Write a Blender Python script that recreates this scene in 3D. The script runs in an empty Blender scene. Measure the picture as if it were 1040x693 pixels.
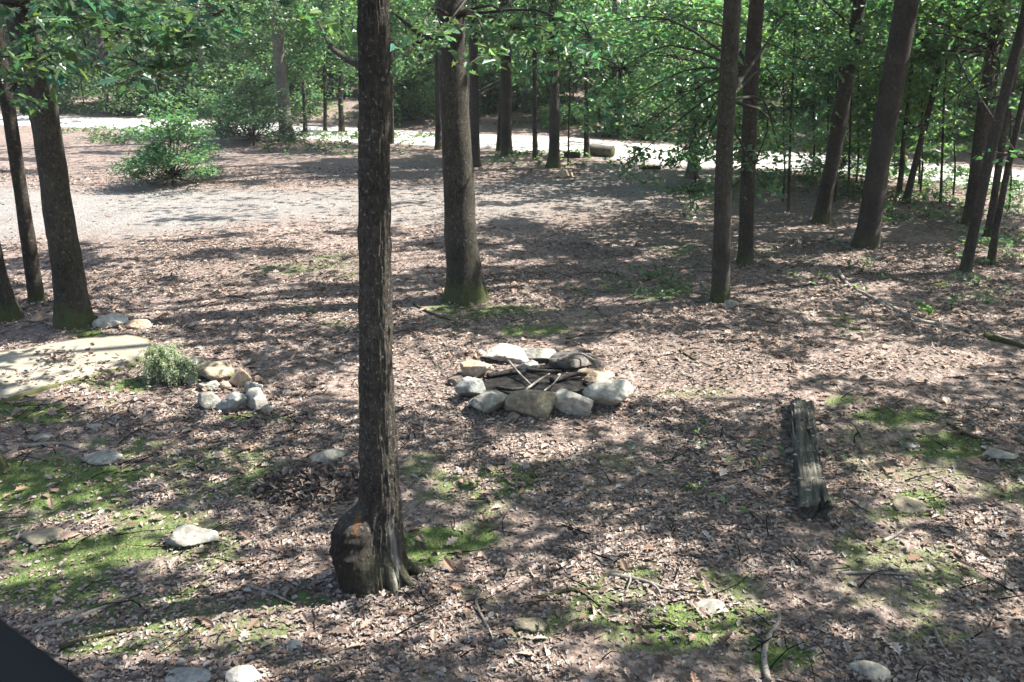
import bpy, math, random
import numpy as np
from mathutils import Vector

R = np.random.default_rng(7)
random.seed(7)
scene = bpy.context.scene
COL = scene.collection

# ------------------------------------------------------------------ camera geometry
PW, PH, F = 1040.0, 693.0, 930.0
CAMH, PITCH = 3.2, math.radians(19.0)
CP, SP = math.cos(PITCH), math.sin(PITCH)
FWD = np.array([0, CP, -SP]); UP = np.array([0, SP, CP]); RT = np.array([1.0, 0, 0])
CAM = np.array([0, 0, CAMH])
SUN_EL, SUN_AZ = math.radians(52), math.radians(16)      # azimuth from +X towards +Y
S = np.array([math.cos(SUN_EL)*math.cos(SUN_AZ), math.cos(SUN_EL)*math.sin(SUN_AZ), math.sin(SUN_EL)])


def ray(px, py):
    d = FWD*F + RT*(px-PW/2) + UP*(PH/2-py)
    return d/np.linalg.norm(d)


def to_px(p):
    d = np.asarray(p, float) - CAM
    z = d@FWD
    z = np.where(z < 0.05, 0.05, z)
    return PW/2 + (d@RT)/z*F, PH/2 - (d@UP)/z*F


# ------------------------------------------------------------------ noise
def _hash(i, j, k, s):
    n = (i*374761393 + j*668265263 + k*2147483647 + s*974711).astype(np.int64) & 0xffffffff
    n = ((n ^ (n >> 13))*1274126177) & 0xffffffff
    n = ((n ^ (n >> 16))*2246822519) & 0xffffffff
    return ((n ^ (n >> 15)) & 0xffffff)/float(0xffffff)


def vnoise(x, y, z=None, s=0):
    x = np.asarray(x, float); y = np.asarray(y, float)
    z = np.zeros_like(x) if z is None else np.asarray(z, float)
    i, j, k = np.floor(x).astype(np.int64), np.floor(y).astype(np.int64), np.floor(z).astype(np.int64)
    f, g, h = x-i, y-j, z-k
    f, g, h = f*f*(3-2*f), g*g*(3-2*g), h*h*(3-2*h)
    out = 0
    for a in (0, 1):
        for b in (0, 1):
            for c in (0, 1):
                out = out + _hash(i+a, j+b, k+c, s)*(f if a else 1-f)*(g if b else 1-g)*(h if c else 1-h)
    return out


def fbm(x, y, z=None, s=0, o=4):
    t, a, n = 0, 1, 0
    for q in range(o):
        m = 2**q
        t = t + a*vnoise(np.asarray(x)*m, np.asarray(y)*m, None if z is None else np.asarray(z)*m, s+q*17)
        n += a; a *= .5
    return t/n


def sstep(a, b, x):
    t = np.clip((np.asarray(x, float)-a)/(b-a), 0, 1)
    return t*t*(3-2*t)


# ------------------------------------------------------------------ ground plan
def flat(px, py):
    d = ray(px, py); t = -CAMH/d[2]
    return CAM + d*t


def pl_dist(x, y, pts):
    """distance to a polyline, and the side (positive = beyond)"""
    best = np.full(np.shape(x), 1e9); side = np.zeros(np.shape(x))
    for (x0, y0), (x1, y1) in zip(pts[:-1], pts[1:]):
        dx, dy = x1-x0, y1-y0; L2 = dx*dx+dy*dy
        t = np.clip(((x-x0)*dx+(y-y0)*dy)/L2, 0, 1)
        ex, ey = x-(x0+t*dx), y-(y0+t*dy)
        d = np.hypot(ex, ey)
        m = d < best
        best = np.where(m, d, best)
        side = np.where(m, np.sign(dx*ey-dy*ex), side)
    return best, side


ROAD = [(-60, 45.0), (-32, 37.5)]+[tuple(flat(a, b)[:2]) for a, b in ((40, 122), (130, 125), (220, 129), (420, 140), (520, 145), (600, 150), (680, 156), (770, 161), (860, 167), (960, 176), (1060, 184))]+[(30, 14.5), (60, 6)]
ROAD_HALF = 1.55
DRIVE = [tuple(flat(a, b)[:2]) for a, b in ((-330, 224), (-100, 218), (90, 214), (300, 210), (480, 204), (590, 195), (640, 184), (675, 170))]


def height(x, y):
    x = np.asarray(x, float); y = np.asarray(y, float)
    d, s = pl_dist(x, y, ROAD)
    k = sstep(ROAD_HALF+.3, ROAD_HALF+2.5, d)
    h = .10*(fbm(x*.22, y*.22, s=3, o=2)-.5) + .05*(fbm(x*.9, y*.9, s=5, o=2)-.5)*k
    far = np.where(s > 0, np.maximum(0, d-ROAD_HALF-1), 0)
    h = h + .075*np.minimum(far, 60)
    near = np.where(s <= 0, np.exp(-((d-ROAD_HALF-1.0)/.8)**2), 0)
    h = h + .14*near*sstep(.35, .6, vnoise(x*.4, y*.4, s=9))*k
    return h*sstep(0, 3, y)


def G(px, py):
    z = 0.0
    d = ray(px, py)
    for _ in range(6):
        t = (z-CAMH)/d[2]; p = CAM+d*t; z = float(height(p[0], p[1]))
    p[2] = z
    return p


def Pd(px, py, y):
    """point on the pixel's ray at world depth y"""
    d = ray(px, py)
    return CAM + d*(y/d[1])


MOSS = [(90, 560, 170, 90, .56), (150, 480, 150, 40, .56), (470, 520, 90, 60, .40), (680, 620, 130, 60, .56), (930, 600, 130, 80, .32), (180, 640, 160, 40, .5), (930, 460, 110, 50, .36), (520, 325, 110, 20, .36), (620, 480, 90, 40, .3), (300, 660, 120, 40, .35), (60, 500, 90, 22, .95), (110, 480, 70, 16, .7), (80, 560, 80, 22, .9), (50, 600, 70, 18, .85), (20, 480, 50, 14, .9), (215, 640, 90, 14, .45),
        (440, 560, 50, 22, 1), (480, 545, 30, 14, .8), (500, 490, 60, 20, .6), (440, 480, 40, 25, .5), (300, 610, 60, 12, .7), (240, 455, 60, 12, .5),
        (700, 640, 55, 25, 1), (650, 590, 45, 25, .5), (620, 610, 40, 14, .5), (780, 670, 60, 22, .7), (930, 515, 38, 16, 1), (960, 455, 55, 14, .85), (905, 425, 50, 12, .8), (1010, 470, 40, 8, .6),
        (880, 600, 60, 20, .4), (950, 640, 60, 25, .5), (500, 318, 60, 8, .6), (540, 335, 50, 6, .6), (460, 312, 30, 8, .8), (660, 295, 40, 14, .5), (90, 340, 20, 7, .9), (130, 392, 40, 8, .8), (30, 420, 60, 12, .8), (260, 425, 50, 8, .7),
        (160, 470, 60, 10, .5), (540, 640, 25, 14, .8), (620, 470, 40, 12, .45), (750, 480, 30, 14, .3), (400, 690, 60, 20, .4), (100, 660, 60, 14, .8), (700, 400, 60, 10, .35), (860, 410, 30, 8, .6), (960, 560, 40, 12, .45), (350, 330, 40, 5, .4),
        (310, 480, 40, 10, .4), (250, 500, 60, 14, .5), (180, 520, 60, 14, .4), (150, 605, 70, 16, .6), (480, 610, 40, 12, .4), (600, 530, 50, 14, .3)]

# where the sun gets through the crowns: openings measured on the ground
LIT = [(545, 385, 85, 20, .8), (700, 375, 90, 26, 1), (425, 385, 75, 26, 1), (900, 366, 80, 14, 1), (640, 600, 90, 30, .75), (172, 388, 40, 18, 1), (125, 404, 45, 10, 1), (148, 398, 40, 12, .9), (160, 192, 60, 14, .9), (400, 312, 55, 8, .9), (330, 322, 60, 8, .9), (60, 195, 75, 14, 1), (40, 225, 95, 20, 1), (130, 208, 60, 9, .9), (100, 170, 60, 8, .6), (190, 175, 70, 6, .5), (60, 150, 60, 10, .7), (190, 272, 32, 6, 1), (150, 270, 36, 5, .8), (225, 284, 26, 5, .9), (130, 297, 45, 4, .7), (250, 322, 60, 5, .6),
       (115, 308, 30, 4, .7), (45, 300, 25, 5, .6), (250, 345, 45, 5, .6), (75, 358, 80, 10, 1), (40, 382, 60, 9, .9), (110, 372, 60, 8, .8), (20, 395, 40, 6, .6), (125, 328, 40, 9, .9), (195, 372, 40, 18, 1), (235, 402, 32, 18, .95), (120, 402, 60, 8, 1), (165, 408, 60, 10, .9), (60, 424, 40, 5, .4),
       (290, 352, 70, 7, .9), (330, 375, 40, 15, .7), (280, 400, 30, 14, .6), (430, 352, 45, 12, .9), (430, 378, 50, 16, 1), (420, 402, 40, 10, .8), (480, 345, 50, 6, .6), (455, 415, 30, 12, .8), (415, 430, 18, 14, .6),
       (515, 362, 45, 12, 1), (475, 390, 18, 18, 1), (560, 362, 30, 8, .8), (620, 398, 20, 14, 1), (580, 408, 25, 10, .5), (650, 350, 40, 10, .9), (680, 372, 60, 14, 1), (690, 392, 60, 9, .9), (640, 382, 22, 10, .8), (730, 345, 60, 8, .75), (785, 378, 38, 12, 1), (770, 352, 40, 8, .7), (745, 398, 40, 7, .7),
       (900, 362, 60, 9, 1), (880, 375, 40, 7, .8), (960, 372, 50, 7, .5), (860, 342, 60, 6, .7), (930, 330, 50, 6, .5), (700, 322, 70, 6, .6), (815, 318, 50, 6, .7), (790, 300, 40, 6, .7), (645, 310, 14, 3, 1), (705, 240, 26, 5, .9), (770, 238, 30, 4, .8), (640, 250, 30, 3, .5), (855, 262, 20, 6, 1), (600, 225, 60, 6, .7), (520, 240, 50, 4, .6), (660, 210, 50, 6, .7), (560, 195, 50, 5, .8), (640, 185, 40, 5, .9), (700, 260, 40, 4, .5), (600, 265, 40, 4, .5), (800, 255, 40, 5, .6), (900, 290, 40, 4, .5), (950, 225, 40, 5, .5), (330, 190, 60, 7, .8), (430, 195, 60, 6, .8), (260, 215, 60, 6, .8), (500, 170, 30, 5, .7), (830, 240, 30, 4, .5), (930, 262, 40, 4, .4), (1000, 300, 40, 4, .5), (990, 340, 40, 5, .5), (860, 300, 30, 6, .6), (820, 280, 30, 4, .5), (960, 290, 50, 4, .4), (560, 290, 30, 4, .4), (430, 265, 30, 4, .8), (400, 300, 25, 4, .5), (520, 275, 30, 3, .4),
       (545, 455, 42, 9, 1), (600, 436, 45, 8, .7), (650, 420, 35, 10, .6), (475, 488, 28, 7, .7), (480, 516, 30, 7, .5), (690, 445, 20, 6, .3),
       (300, 510, 25, 10, .5), (320, 448, 30, 6, .4), (120, 528, 42, 8, .9), (80, 500, 70, 6, .4), (185, 560, 55, 14, .9), (225, 582, 45, 10, .8), (300, 565, 50, 18, .85), (290, 535, 30, 8, .6), (340, 640, 70, 12, .9), (240, 618, 90, 9, .9), (165, 640, 80, 9, .9), (80, 655, 50, 9, .8), (140, 660, 50, 8, .7), (420, 612, 40, 10, .8), (330, 670, 50, 12, .5), (250, 688, 18, 10, 1), (450, 640, 40, 16, .6), (500, 588, 26, 8, .9), (20, 580, 40, 6, .7), (30, 545, 30, 6, .3),
       (640, 560, 45, 12, .9), (610, 580, 40, 10, .7), (600, 600, 50, 9, .8), (690, 605, 50, 14, .9), (720, 618, 45, 9, 1), (650, 625, 50, 8, .6), (560, 660, 40, 24, .8), (500, 660, 50, 20, .5), (700, 640, 40, 12, .7), (590, 540, 60, 6, .5), (660, 520, 50, 6, .35), (740, 560, 30, 5, .3),
       (925, 488, 48, 10, 1), (940, 515, 42, 14, 1), (890, 478, 40, 8, .8), (960, 565, 50, 9, 1), (1010, 530, 40, 20, .9), (930, 552, 30, 8, .9), (1000, 578, 30, 8, .9), (1020, 500, 30, 8, .6), (900, 525, 18, 6, .8), (960, 435, 30, 5, .3), (1030, 620, 30, 8, .4), (860, 630, 50, 6, .25), (820, 405, 20, 7, .9), (850, 420, 20, 5, .4)]


def ellipses(px, py, table, wob=None):
    v = np.zeros(np.shape(px))
    for cx, cy, rx, ry, s in table:
        q = ((px-cx)/rx)**2 + ((py-cy)/ry)**2
        if wob is not None:
            q = q*wob
        v = np.maximum(v, s*(1-sstep(.55, 1.25, q)))
    return v


def moss_at(x, y):
    px, py = to_px(np.stack([x, y, np.zeros_like(x)], -1))
    w = .6 + 1.1*fbm(x*2.2, y*2.2, s=21, o=3)
    m = ellipses(px, py, MOSS, w)
    inb = (y > 2.5) & (y < 16)
    extra = sstep(.66, .76, fbm(x*.8, y*.8, s=31, o=4))*.5*(y < 14)
    m = np.maximum(np.where(inb, m, 0), extra)
    return m*sstep(.30, .62, fbm(x*5, y*5, s=23, o=3)+.35*m-.1)


def gravel_at(x, y):
    d, _ = pl_dist(x, y, ROAD)
    w = .8*(fbm(x*.7, y*.7, s=41, o=3)-.5)
    road = 1-sstep(ROAD_HALF-.25, ROAD_HALF+.25, d+w*.7)
    d2, _ = pl_dist(x, y, DRIVE)
    drv = (1-.35*sstep(-9, 0, x))*(1-sstep(.9, 3.4, d2*(1-.3*sstep(-6, -11, x))+w*2.6))
    return road, drv


def sun_open(x, y):
    """chance that a leaf whose shadow would fall at ground (x, y) is missing"""
    p = np.stack([x, y, height(x, y)], -1)
    px, py = to_px(p)
    wob = .10 + 1.15*fbm(x*2.2, y*2.2, s=51, o=4)
    vis = (y > 2.2) & (px > -60) & (px < 1100) & (py < 720)
    a = np.where(vis, ellipses(px, py, LIT, wob), 0)*(y < 23)
    n = fbm(x*.9, y*1.5, s=61, o=3)
    base = np.where(vis & (y < 10), .5*sstep(.60, .66, n), np.where(y < 12.5, .85*sstep(.53, .60, n), .94*sstep(.37, .45, n)))
    base = np.where(y < 2.2, .05, base)  # crowns kept closed here to shade the railing, in place of a porch roof
    d, _ = pl_dist(x, y, ROAD)
    road = (1-sstep(ROAD_HALF+.3, ROAD_HALF+1.2, d))*np.where(fbm(x*.7, y*.7, s=72, o=2) > .62, .35, .96)*np.where(np.hypot(x, y) < 60, 1, 0)
    d2, _ = pl_dist(x, y, DRIVE)
    drv = (1-sstep(1.6, 2.8, d2))*np.clip(.10+1.5*sstep(.44, .64, fbm(x*.8, y*1.6, s=71, o=3)), 0, 1)*.85
    return np.maximum.reduce([a, base, road, drv])


def keep_by_sun(P, strength=1.0, reach=0.0, low0=3.4):
    g = P - (P[:, 2]/S[2])[:, None]*S
    o = sun_open(g[:, 0], g[:, 1])
    if reach:
        for a, b in ((reach, 0), (-reach, 0), (0, reach), (0, -reach)):
            o = np.maximum(o, sun_open(g[:, 0]+a, g[:, 1]+b))
    d, _ = pl_dist(g[:, 0], g[:, 1], ROAD)
    low = np.where(d < ROAD_HALF+.5, 1, sstep(low0, low0+1.3, P[:, 2]))
    return R.random(len(P)) > o*strength*low


# ------------------------------------------------------------------ materials
def new_mat(name):
    m = bpy.data.materials.new(name); m.use_nodes = True
    nt = m.node_tree
    for n in list(nt.nodes):
        nt.nodes.remove(n)
    return m, nt


def nd(nt, t, **kw):
    n = nt.nodes.new(t)
    for k, v in kw.items():
        if k in n.inputs.keys():
            n.inputs[k].default_value = v
        else:
            setattr(n, k, v)
    return n


def ramp(nt, fac, stops):
    r = nt.nodes.new('ShaderNodeValToRGB')
    while len(r.color_ramp.elements) < len(stops):
        r.color_ramp.elements.new(.5)
    for e, (p, c) in zip(r.color_ramp.elements, stops):
        e.position = p; e.color = (*c, 1) if len(c) == 3 else c
    nt.links.new(fac, r.inputs[0])
    return r.outputs[0]


def mix(nt, fac, a, b, mode='MIX'):
    m = nt.nodes.new('ShaderNodeMix'); m.data_type = 'RGBA'; m.blend_type = mode
    for sock, v in ((m.inputs[0], fac), (m.inputs[6], a), (m.inputs[7], b)):
        if hasattr(v, 'is_output'):
            nt.links.new(v, sock)
        elif isinstance(v, (int, float)):
            sock.default_value = v
        else:
            sock.default_value = (*v, 1)
    return m.outputs[2]


def math_n(nt, op, a, b=0.0, c=None):
    m = nt.nodes.new('ShaderNodeMath'); m.operation = op
    for i, v in enumerate((a, b, c)):
        if v is None:
            continue
        if hasattr(v, 'is_output'):
            nt.links.new(v, m.inputs[i])
        else:
            m.inputs[i].default_value = v
    return m.outputs[0]


def noise(nt, vec, scale, detail=4, rough=.55, dist=0.0):
    n = nd(nt, 'ShaderNodeTexNoise', Scale=scale, Detail=detail, Roughness=rough, Distortion=dist)
    nt.links.new(vec, n.inputs['Vector'])
    return n.outputs['Fac']


def coords(nt, scale=(1, 1, 1), kind='Object'):
    t = nt.nodes.new('ShaderNodeTexCoord')
    m = nd(nt, 'ShaderNodeMapping'); m.inputs['Scale'].default_value = scale
    nt.links.new(t.outputs[kind], m.inputs['Vector'])
    return m.outputs[0]


def attr(nt, name):
    a = nt.nodes.new('ShaderNodeAttribute'); a.attribute_name = name
    return a


def finish(nt, color, rough=.85, bump=None, dist=.01, strength=.6, spec=.3):
    b = nt.nodes.new('ShaderNodeBsdfPrincipled')
    b.inputs['Specular IOR Level'].default_value = spec
    for s_, v in (('Base Color', color), ('Roughness', rough)):
        if hasattr(v, 'is_output'):
            nt.links.new(v, b.inputs[s_])
        else:
            b.inputs[s_].default_value = v if not isinstance(v, tuple) else (*v, 1)
    if bump is not None:
        bp = nd(nt, 'ShaderNodeBump', Strength=strength, Distance=dist)
        nt.links.new(bump, bp.inputs['Height']); nt.links.new(bp.outputs[0], b.inputs['Normal'])
    o = nt.nodes.new('ShaderNodeOutputMaterial')
    nt.links.new(b.outputs[0], o.inputs[0])
    return b, o


def ground_material():
    m, nt = new_mat('forest_floor')
    c = coords(nt)
    nz = noise(nt, c, 3.0, 5)
    wob = nt.nodes.new('ShaderNodeVectorMath'); wob.operation = 'MULTIPLY_ADD'
    n3 = nd(nt, 'ShaderNodeTexNoise', Scale=18.0, Detail=3.0); nt.links.new(c, n3.inputs['Vector'])
    nt.links.new(n3.outputs['Color'], wob.inputs[0]); wob.inputs[1].default_value = (.06, .06, .06); nt.links.new(c, wob.inputs[2])
    vo = nd(nt, 'ShaderNodeTexVoronoi', Scale=30.0); nt.links.new(wob.outputs[0], vo.inputs['Vector'])
    sep = nt.nodes.new('ShaderNodeSeparateColor'); nt.links.new(vo.outputs['Color'], sep.inputs[0])
    leaf = ramp(nt, sep.outputs[0], [(0, (.09, .068, .058)), (.3, (.155, .12, .104)), (.6, (.21, .168, .147)), (.85, (.27, .225, .20)), (1, (.34, .30, .27))])
    soil = ramp(nt, noise(nt, c, 40, 4), [(.3, (.045, .034, .028)), (.7, (.15, .115, .095))])
    col = mix(nt, math_n(nt, 'MULTIPLY', nz, 1.2), soil, leaf)
    big = noise(nt, c, .7, 4)
    col = mix(nt, .55, col, ramp(nt, big, [(.3, (.60, .56, .54)), (.7, (1.12, 1.02, .98))]), 'MULTIPLY')
    # gravel
    v2 = nd(nt, 'ShaderNodeTexVoronoi', Scale=45.0); nt.links.new(c, v2.inputs['Vector'])
    s2 = nt.nodes.new('ShaderNodeSeparateColor'); nt.links.new(v2.outputs['Color'], s2.inputs[0])
    gr = ramp(nt, s2.outputs[1], [(0, (.105, .099, .092)), (.5, (.158, .150, .141)), (1, (.24, .232, .222))])
    gr = mix(nt, .6, gr, ramp(nt, noise(nt, c, 1.3, 5), [(.3, (.70, .66, .62)), (.7, (1.1, 1.08, 1.06))]), 'MULTIPLY')
    ga = attr(nt, 'gravel').outputs['Fac']
    gmask = math_n(nt, 'ADD', ga, math_n(nt, 'MULTIPLY', math_n(nt, 'SUBTRACT', noise(nt, c, 5, 7, .75), .5), 1.8))
    gm = ramp(nt, gmask, [(.40, (0, 0, 0)), (.85, (1, 1, 1))])
    col = mix(nt, gm, col, gr)
    rd = attr(nt, 'roadbed').outputs['Fac']
    rcol = ramp(nt, noise(nt, c, 9, 6, .7), [(.3, (.30, .285, .26)), (.7, (.48, .46, .43))])
    col = mix(nt, rd, col, rcol)
    # moss
    ms = attr(nt, 'moss').outputs['Fac']
    mm = math_n(nt, 'ADD', ms, math_n(nt, 'MULTIPLY', math_n(nt, 'SUBTRACT', noise(nt, c, 14, 5, .7), .5), .9))
    mk = ramp(nt, mm, [(.20, (0, 0, 0)), (.62, (.95, .95, .95))])
    mcol = ramp(nt, noise(nt, c, 11, 5), [(.3, (.036, .056, .016)), (.55, (.072, .108, .027)), (.75, (.120, .150, .046))])
    col = mix(nt, mk, col, mcol)
    hgt = math_n(nt, 'ADD', math_n(nt, 'MULTIPLY', vo.outputs['Distance'], .8), noise(nt, c, 60, 3))
    finish(nt, col, .9, hgt, .02, .8, .25)
    return m


def tint_material(name, rough=.8, spec=.3, translucent=0.0, attrname='tint', bump=0.0):
    m, nt = new_mat(name)
    a = attr(nt, attrname)
    b, o = finish(nt, a.outputs['Color'], rough, spec=spec)
    if bump:
        bp = nd(nt, 'ShaderNodeBump', Strength=bump, Distance=.004)
        nt.links.new(noise(nt, coords(nt), 70, 4), bp.inputs['Height']); nt.links.new(bp.outputs[0], b.inputs['Normal'])
    if translucent:
        t = nt.nodes.new('ShaderNodeBsdfTranslucent')
        tc = mix(nt, 1.0, a.outputs['Color'], (1.15, 1.35, .75), 'MULTIPLY')
        nt.links.new(tc, t.inputs[0])
        mx = nt.nodes.new('ShaderNodeMixShader'); mx.inputs[0].default_value = translucent
        nt.links.new(b.outputs[0], mx.inputs[1]); nt.links.new(t.outputs[0], mx.inputs[2])
        nt.links.new(mx.outputs[0], o.inputs[0])
    return m


def bark_material(name, dark, light, fleck=.5, fscale=40, mossy=.6):
    m, nt = new_mat(name)
    c = coords(nt, (1, 1, .55)); c1 = coords(nt)
    n1 = noise(nt, c, 30, 7, .7, 1.2)
    col = ramp(nt, n1, [(.32, dark), (.52, tuple((a+b)/2 for a, b in zip(dark, light))), (.72, light)])
    fl = ramp(nt, noise(nt, coords(nt, (1, 1, .8)), fscale, 3, .6), [(.60, (0, 0, 0)), (.68, (1, 1, 1))])
    col = mix(nt, math_n(nt, 'MULTIPLY', fl, fleck), col, (.30, .29, .26))
    pt = ramp(nt, noise(nt, c1, 2.2, 4), [(.35, (.55, .54, .52)), (.65, (1.35, 1.34, 1.28))])
    col = mix(nt, .7, col, pt, 'MULTIPLY')
    sp = nt.nodes.new('ShaderNodeSeparateXYZ'); nt.links.new(c1, sp.inputs[0])
    lo = nt.nodes.new('ShaderNodeMapRange'); nt.links.new(sp.outputs[2], lo.inputs[0])
    lo.inputs[1].default_value = 0; lo.inputs[2].default_value = .55; lo.inputs[3].default_value = 1; lo.inputs[4].default_value = 0
    mo = ramp(nt, math_n(nt, 'MULTIPLY', lo.outputs[0], math_n(nt, 'MULTIPLY', noise(nt, c1, 7, 4), 2)), [(.45, (0, 0, 0)), (.8, (1, 1, 1))])
    col = mix(nt, math_n(nt, 'MULTIPLY', mo, mossy), col, (.055, .068, .018))
    ov = attr(nt, 'stain')
    col = mix(nt, ov.outputs['Alpha'], col, ov.outputs['Color'])
    finish(nt, col, .92, n1, .02, .9, .15)
    return m


def rock_material(name, a, b, lichen=.3, moss=.2):
    m, nt = new_mat(name)
    c = coords(nt)
    n = noise(nt, c, 6, 6, .65)
    col = ramp(nt, n, [(.3, a), (.7, b)])
    v = ramp(nt, noise(nt, c, 22, 5, .7), [(.35, (.55, .53, .5)), (.6, (1.08, 1.06, 1.04))])
    col = mix(nt, .8, col, v, 'MULTIPLY')
    li = ramp(nt, noise(nt, c, 12, 4, .6, .8), [(.56, (0, 0, 0)), (.64, (1, 1, 1))])
    col = mix(nt, math_n(nt, 'MULTIPLY', li, lichen), col, (.46, .47, .40))
    mo = ramp(nt, noise(nt, c, 8, 5, .7), [(.52, (0, 0, 0)), (.66, (1, 1, 1))])
    col = mix(nt, math_n(nt, 'MULTIPLY', mo, moss), col, (.085, .095, .035))
    finish(nt, col, .85, noise(nt, c, 35, 6, .7), .012, .7, .3)
    return m


M = {}
M['ground'] = ground_material()
M['litter'] = tint_material('dry_leaf', .85, .10, 0, bump=.4)
M['moss'] = tint_material('moss_blade', .9, .1, .15)
M['leaf'] = tint_material('green_leaf', .38, .5, .55)
M['needle'] = tint_material('fern_frond', .55, .4, .4)
M['oak'] = bark_material('oak_bark', (.016, .014, .012), (.085, .076, .065), .5, 60, .22)
M['midoak'] = bark_material('grey_brown_bark', (.0135, .012, .0098), (.071, .064, .053), .2, 30)
M['pine'] = bark_material('reddish_bark', (.016, .0135, .012), (.061, .052, .046), .15, 30, .3)
M['dark'] = bark_material('dark_bark', (.013, .0105, .009), (.058, .048, .039), .2, 30, .5)
M['grey'] = bark_material('pale_grey_bark', (.055, .050, .046), (.20, .185, .165), .3, 30, .3)
M['oak_dark'] = bark_material('blackened_bark', (.008, .007, .006), (.036, .031, .026), .12, 30, .12)
M['stick'] = bark_material('weathered_stick', (.10, .085, .07), (.33, .30, .27), .3, 60, 0)
M['char'] = bark_material('charred_stick', (.010, .009, .009), (.05, .046, .043), .2, 60, 0)
M['rock_grey'] = rock_material('grey_stone', (.150, .145, .128), (.265, .255, .225), .35, .3)
M['rock_pale'] = rock_material('pale_stone', (.24, .228, .20), (.39, .375, .335), .4, .2)
M['rock_tan'] = rock_material('tan_stone', (.26, .19, .13), (.43, .33, .24), .2, .1)
M['rock_moss'] = rock_material('mossy_stone', (.15, .125, .09), (.28, .24, .175), .2, .7)
M['rock_brown'] = rock_material('sooty_brown_stone', (.09, .075, .062), (.21, .17, .14), .12, .1)
M['rock_burnt'] = rock_material('blackened_stone', (.030, .027, .025), (.12, .105, .095), .15, 0)
M['rock_blue'] = rock_material('blue_grey_stone', (.155, .16, .16), (.25, .255, .25), .25, .15)


def slab_material():
    m, nt = new_mat('weathered_concrete')
    c = coords(nt)
    col = ramp(nt, noise(nt, c, 2.5, 6, .65), [(.3, (.165, .148, .115)), (.7, (.255, .232, .185))])
    col = mix(nt, .6, col, ramp(nt, noise(nt, c, 30, 5, .7), [(.35, (.68, .66, .62)), (.65, (1.1, 1.1, 1.1))]), 'MULTIPLY')
    e = attr(nt, 'edge').outputs['Fac']
    f = math_n(nt, 'ADD', e, math_n(nt, 'MULTIPLY', math_n(nt, 'SUBTRACT', noise(nt, c, 7, 5, .7), .5), 1.3))
    col = mix(nt, ramp(nt, f, [(.5, (0, 0, 0)), (.85, (1, 1, 1))]), col, (.105, .11, .045))
    finish(nt, col, .9, noise(nt, c, 45, 5), .006, .6, .25)
    return m


def timber_material():
    m, nt = new_mat('rotten_timber')
    c = coords(nt, (9, .5, 9))
    g = noise(nt, c, 6, 7, .7, .7)
    col = ramp(nt, g, [(.28, (.020, .018, .015)), (.5, (.088, .083, .070)), (.72, (.20, .192, .168))])
    c1 = coords(nt)
    li = ramp(nt, noise(nt, c1, 9, 5, .65), [(.55, (0, 0, 0)), (.7, (1, 1, 1))])
    col = mix(nt, math_n(nt, 'MULTIPLY', li, .45), col, (.11, .135, .085))
    wt = ramp(nt, noise(nt, c1, 15, 4, .65), [(.66, (0, 0, 0)), (.70, (1, 1, 1))])
    col = mix(nt, math_n(nt, 'MULTIPLY', wt, .55), col, (.36, .37, .33))
    finish(nt, col, .95, g, .03, 1.0, .1)
    return m


M['slab'] = slab_material(); M['timber'] = timber_material()
m_, nt_ = new_mat('shaded_dark_wood')  # brown-black paint, with the porch roof's shade put into its colour
finish(nt_, ramp(nt_, noise(nt_, coords(nt_, (2, 30, 30)), 3, 5), [(.3, (.005, .004, .004)), (.7, (.011, .009, .008))]), .7, spec=.2)
M['rail'] = m_
m_, nt_ = new_mat('ash')
c_ = coords(nt_)
finish(nt_, ramp(nt_, noise(nt_, c_, 14, 6, .7), [(.42, (.007, .007, .007)), (.64, (.022, .020, .019)), (.80, (.09, .085, .08))]), .95, noise(nt_, c_, 30, 5), .02, .8, .1)
M['ash'] = m_


# ------------------------------------------------------------------ mesh helpers
def np_mesh(name, V, faces_flat, starts, mat, parent=None, attrs=(), smooth=False):
    me = bpy.data.meshes.new(name)
    V = np.ascontiguousarray(V, dtype=np.float32)
    me.vertices.add(len(V)); me.vertices.foreach_set('co', V.ravel())
    me.loops.add(len(faces_flat)); me.loops.foreach_set('vertex_index', np.ascontiguousarray(faces_flat, dtype=np.int32))
    me.polygons.add(len(starts)); me.polygons.foreach_set('loop_start', np.ascontiguousarray(starts, dtype=np.int32))
    me.polygons.foreach_set('use_smooth', np.full(len(starts), smooth))
    for an, kind, data in attrs:
        a = me.attributes.new(an, kind, 'POINT')
        a.data.foreach_set('color' if kind == 'FLOAT_COLOR' else 'value', np.ascontiguousarray(data, dtype=np.float32).ravel())
    me.update(calc_edges=True); me.validate()
    if mat is not None:
        me.materials.append(mat)
    o = bpy.data.objects.new(name, me); COL.objects.link(o)
    if parent is not None:
        o.parent = parent
    return o


def quads(F):
    F = np.asarray(F).reshape(-1, 4)
    return F.ravel(), np.arange(len(F))*4


def tag(o, label=None, cat=None, group=None, kind=None):
    if label: o['label'] = label
    if cat: o['category'] = cat
    if group: o['group'] = group
    if kind: o['kind'] = kind
    return o


def empty(name, loc, label, cat, group=None):
    o = bpy.data.objects.new(name, None); COL.objects.link(o)
    o.location = loc; o.empty_display_size = .2
    return tag(o, label, cat, group)


def localise(o, root):
    """keep the world position of a mesh built in world space under its root"""
    loc = Vector(root.location)
    o.data.transform(__import__('mathutils').Matrix.Translation(-loc))
    o.parent = root
    return o


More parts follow.
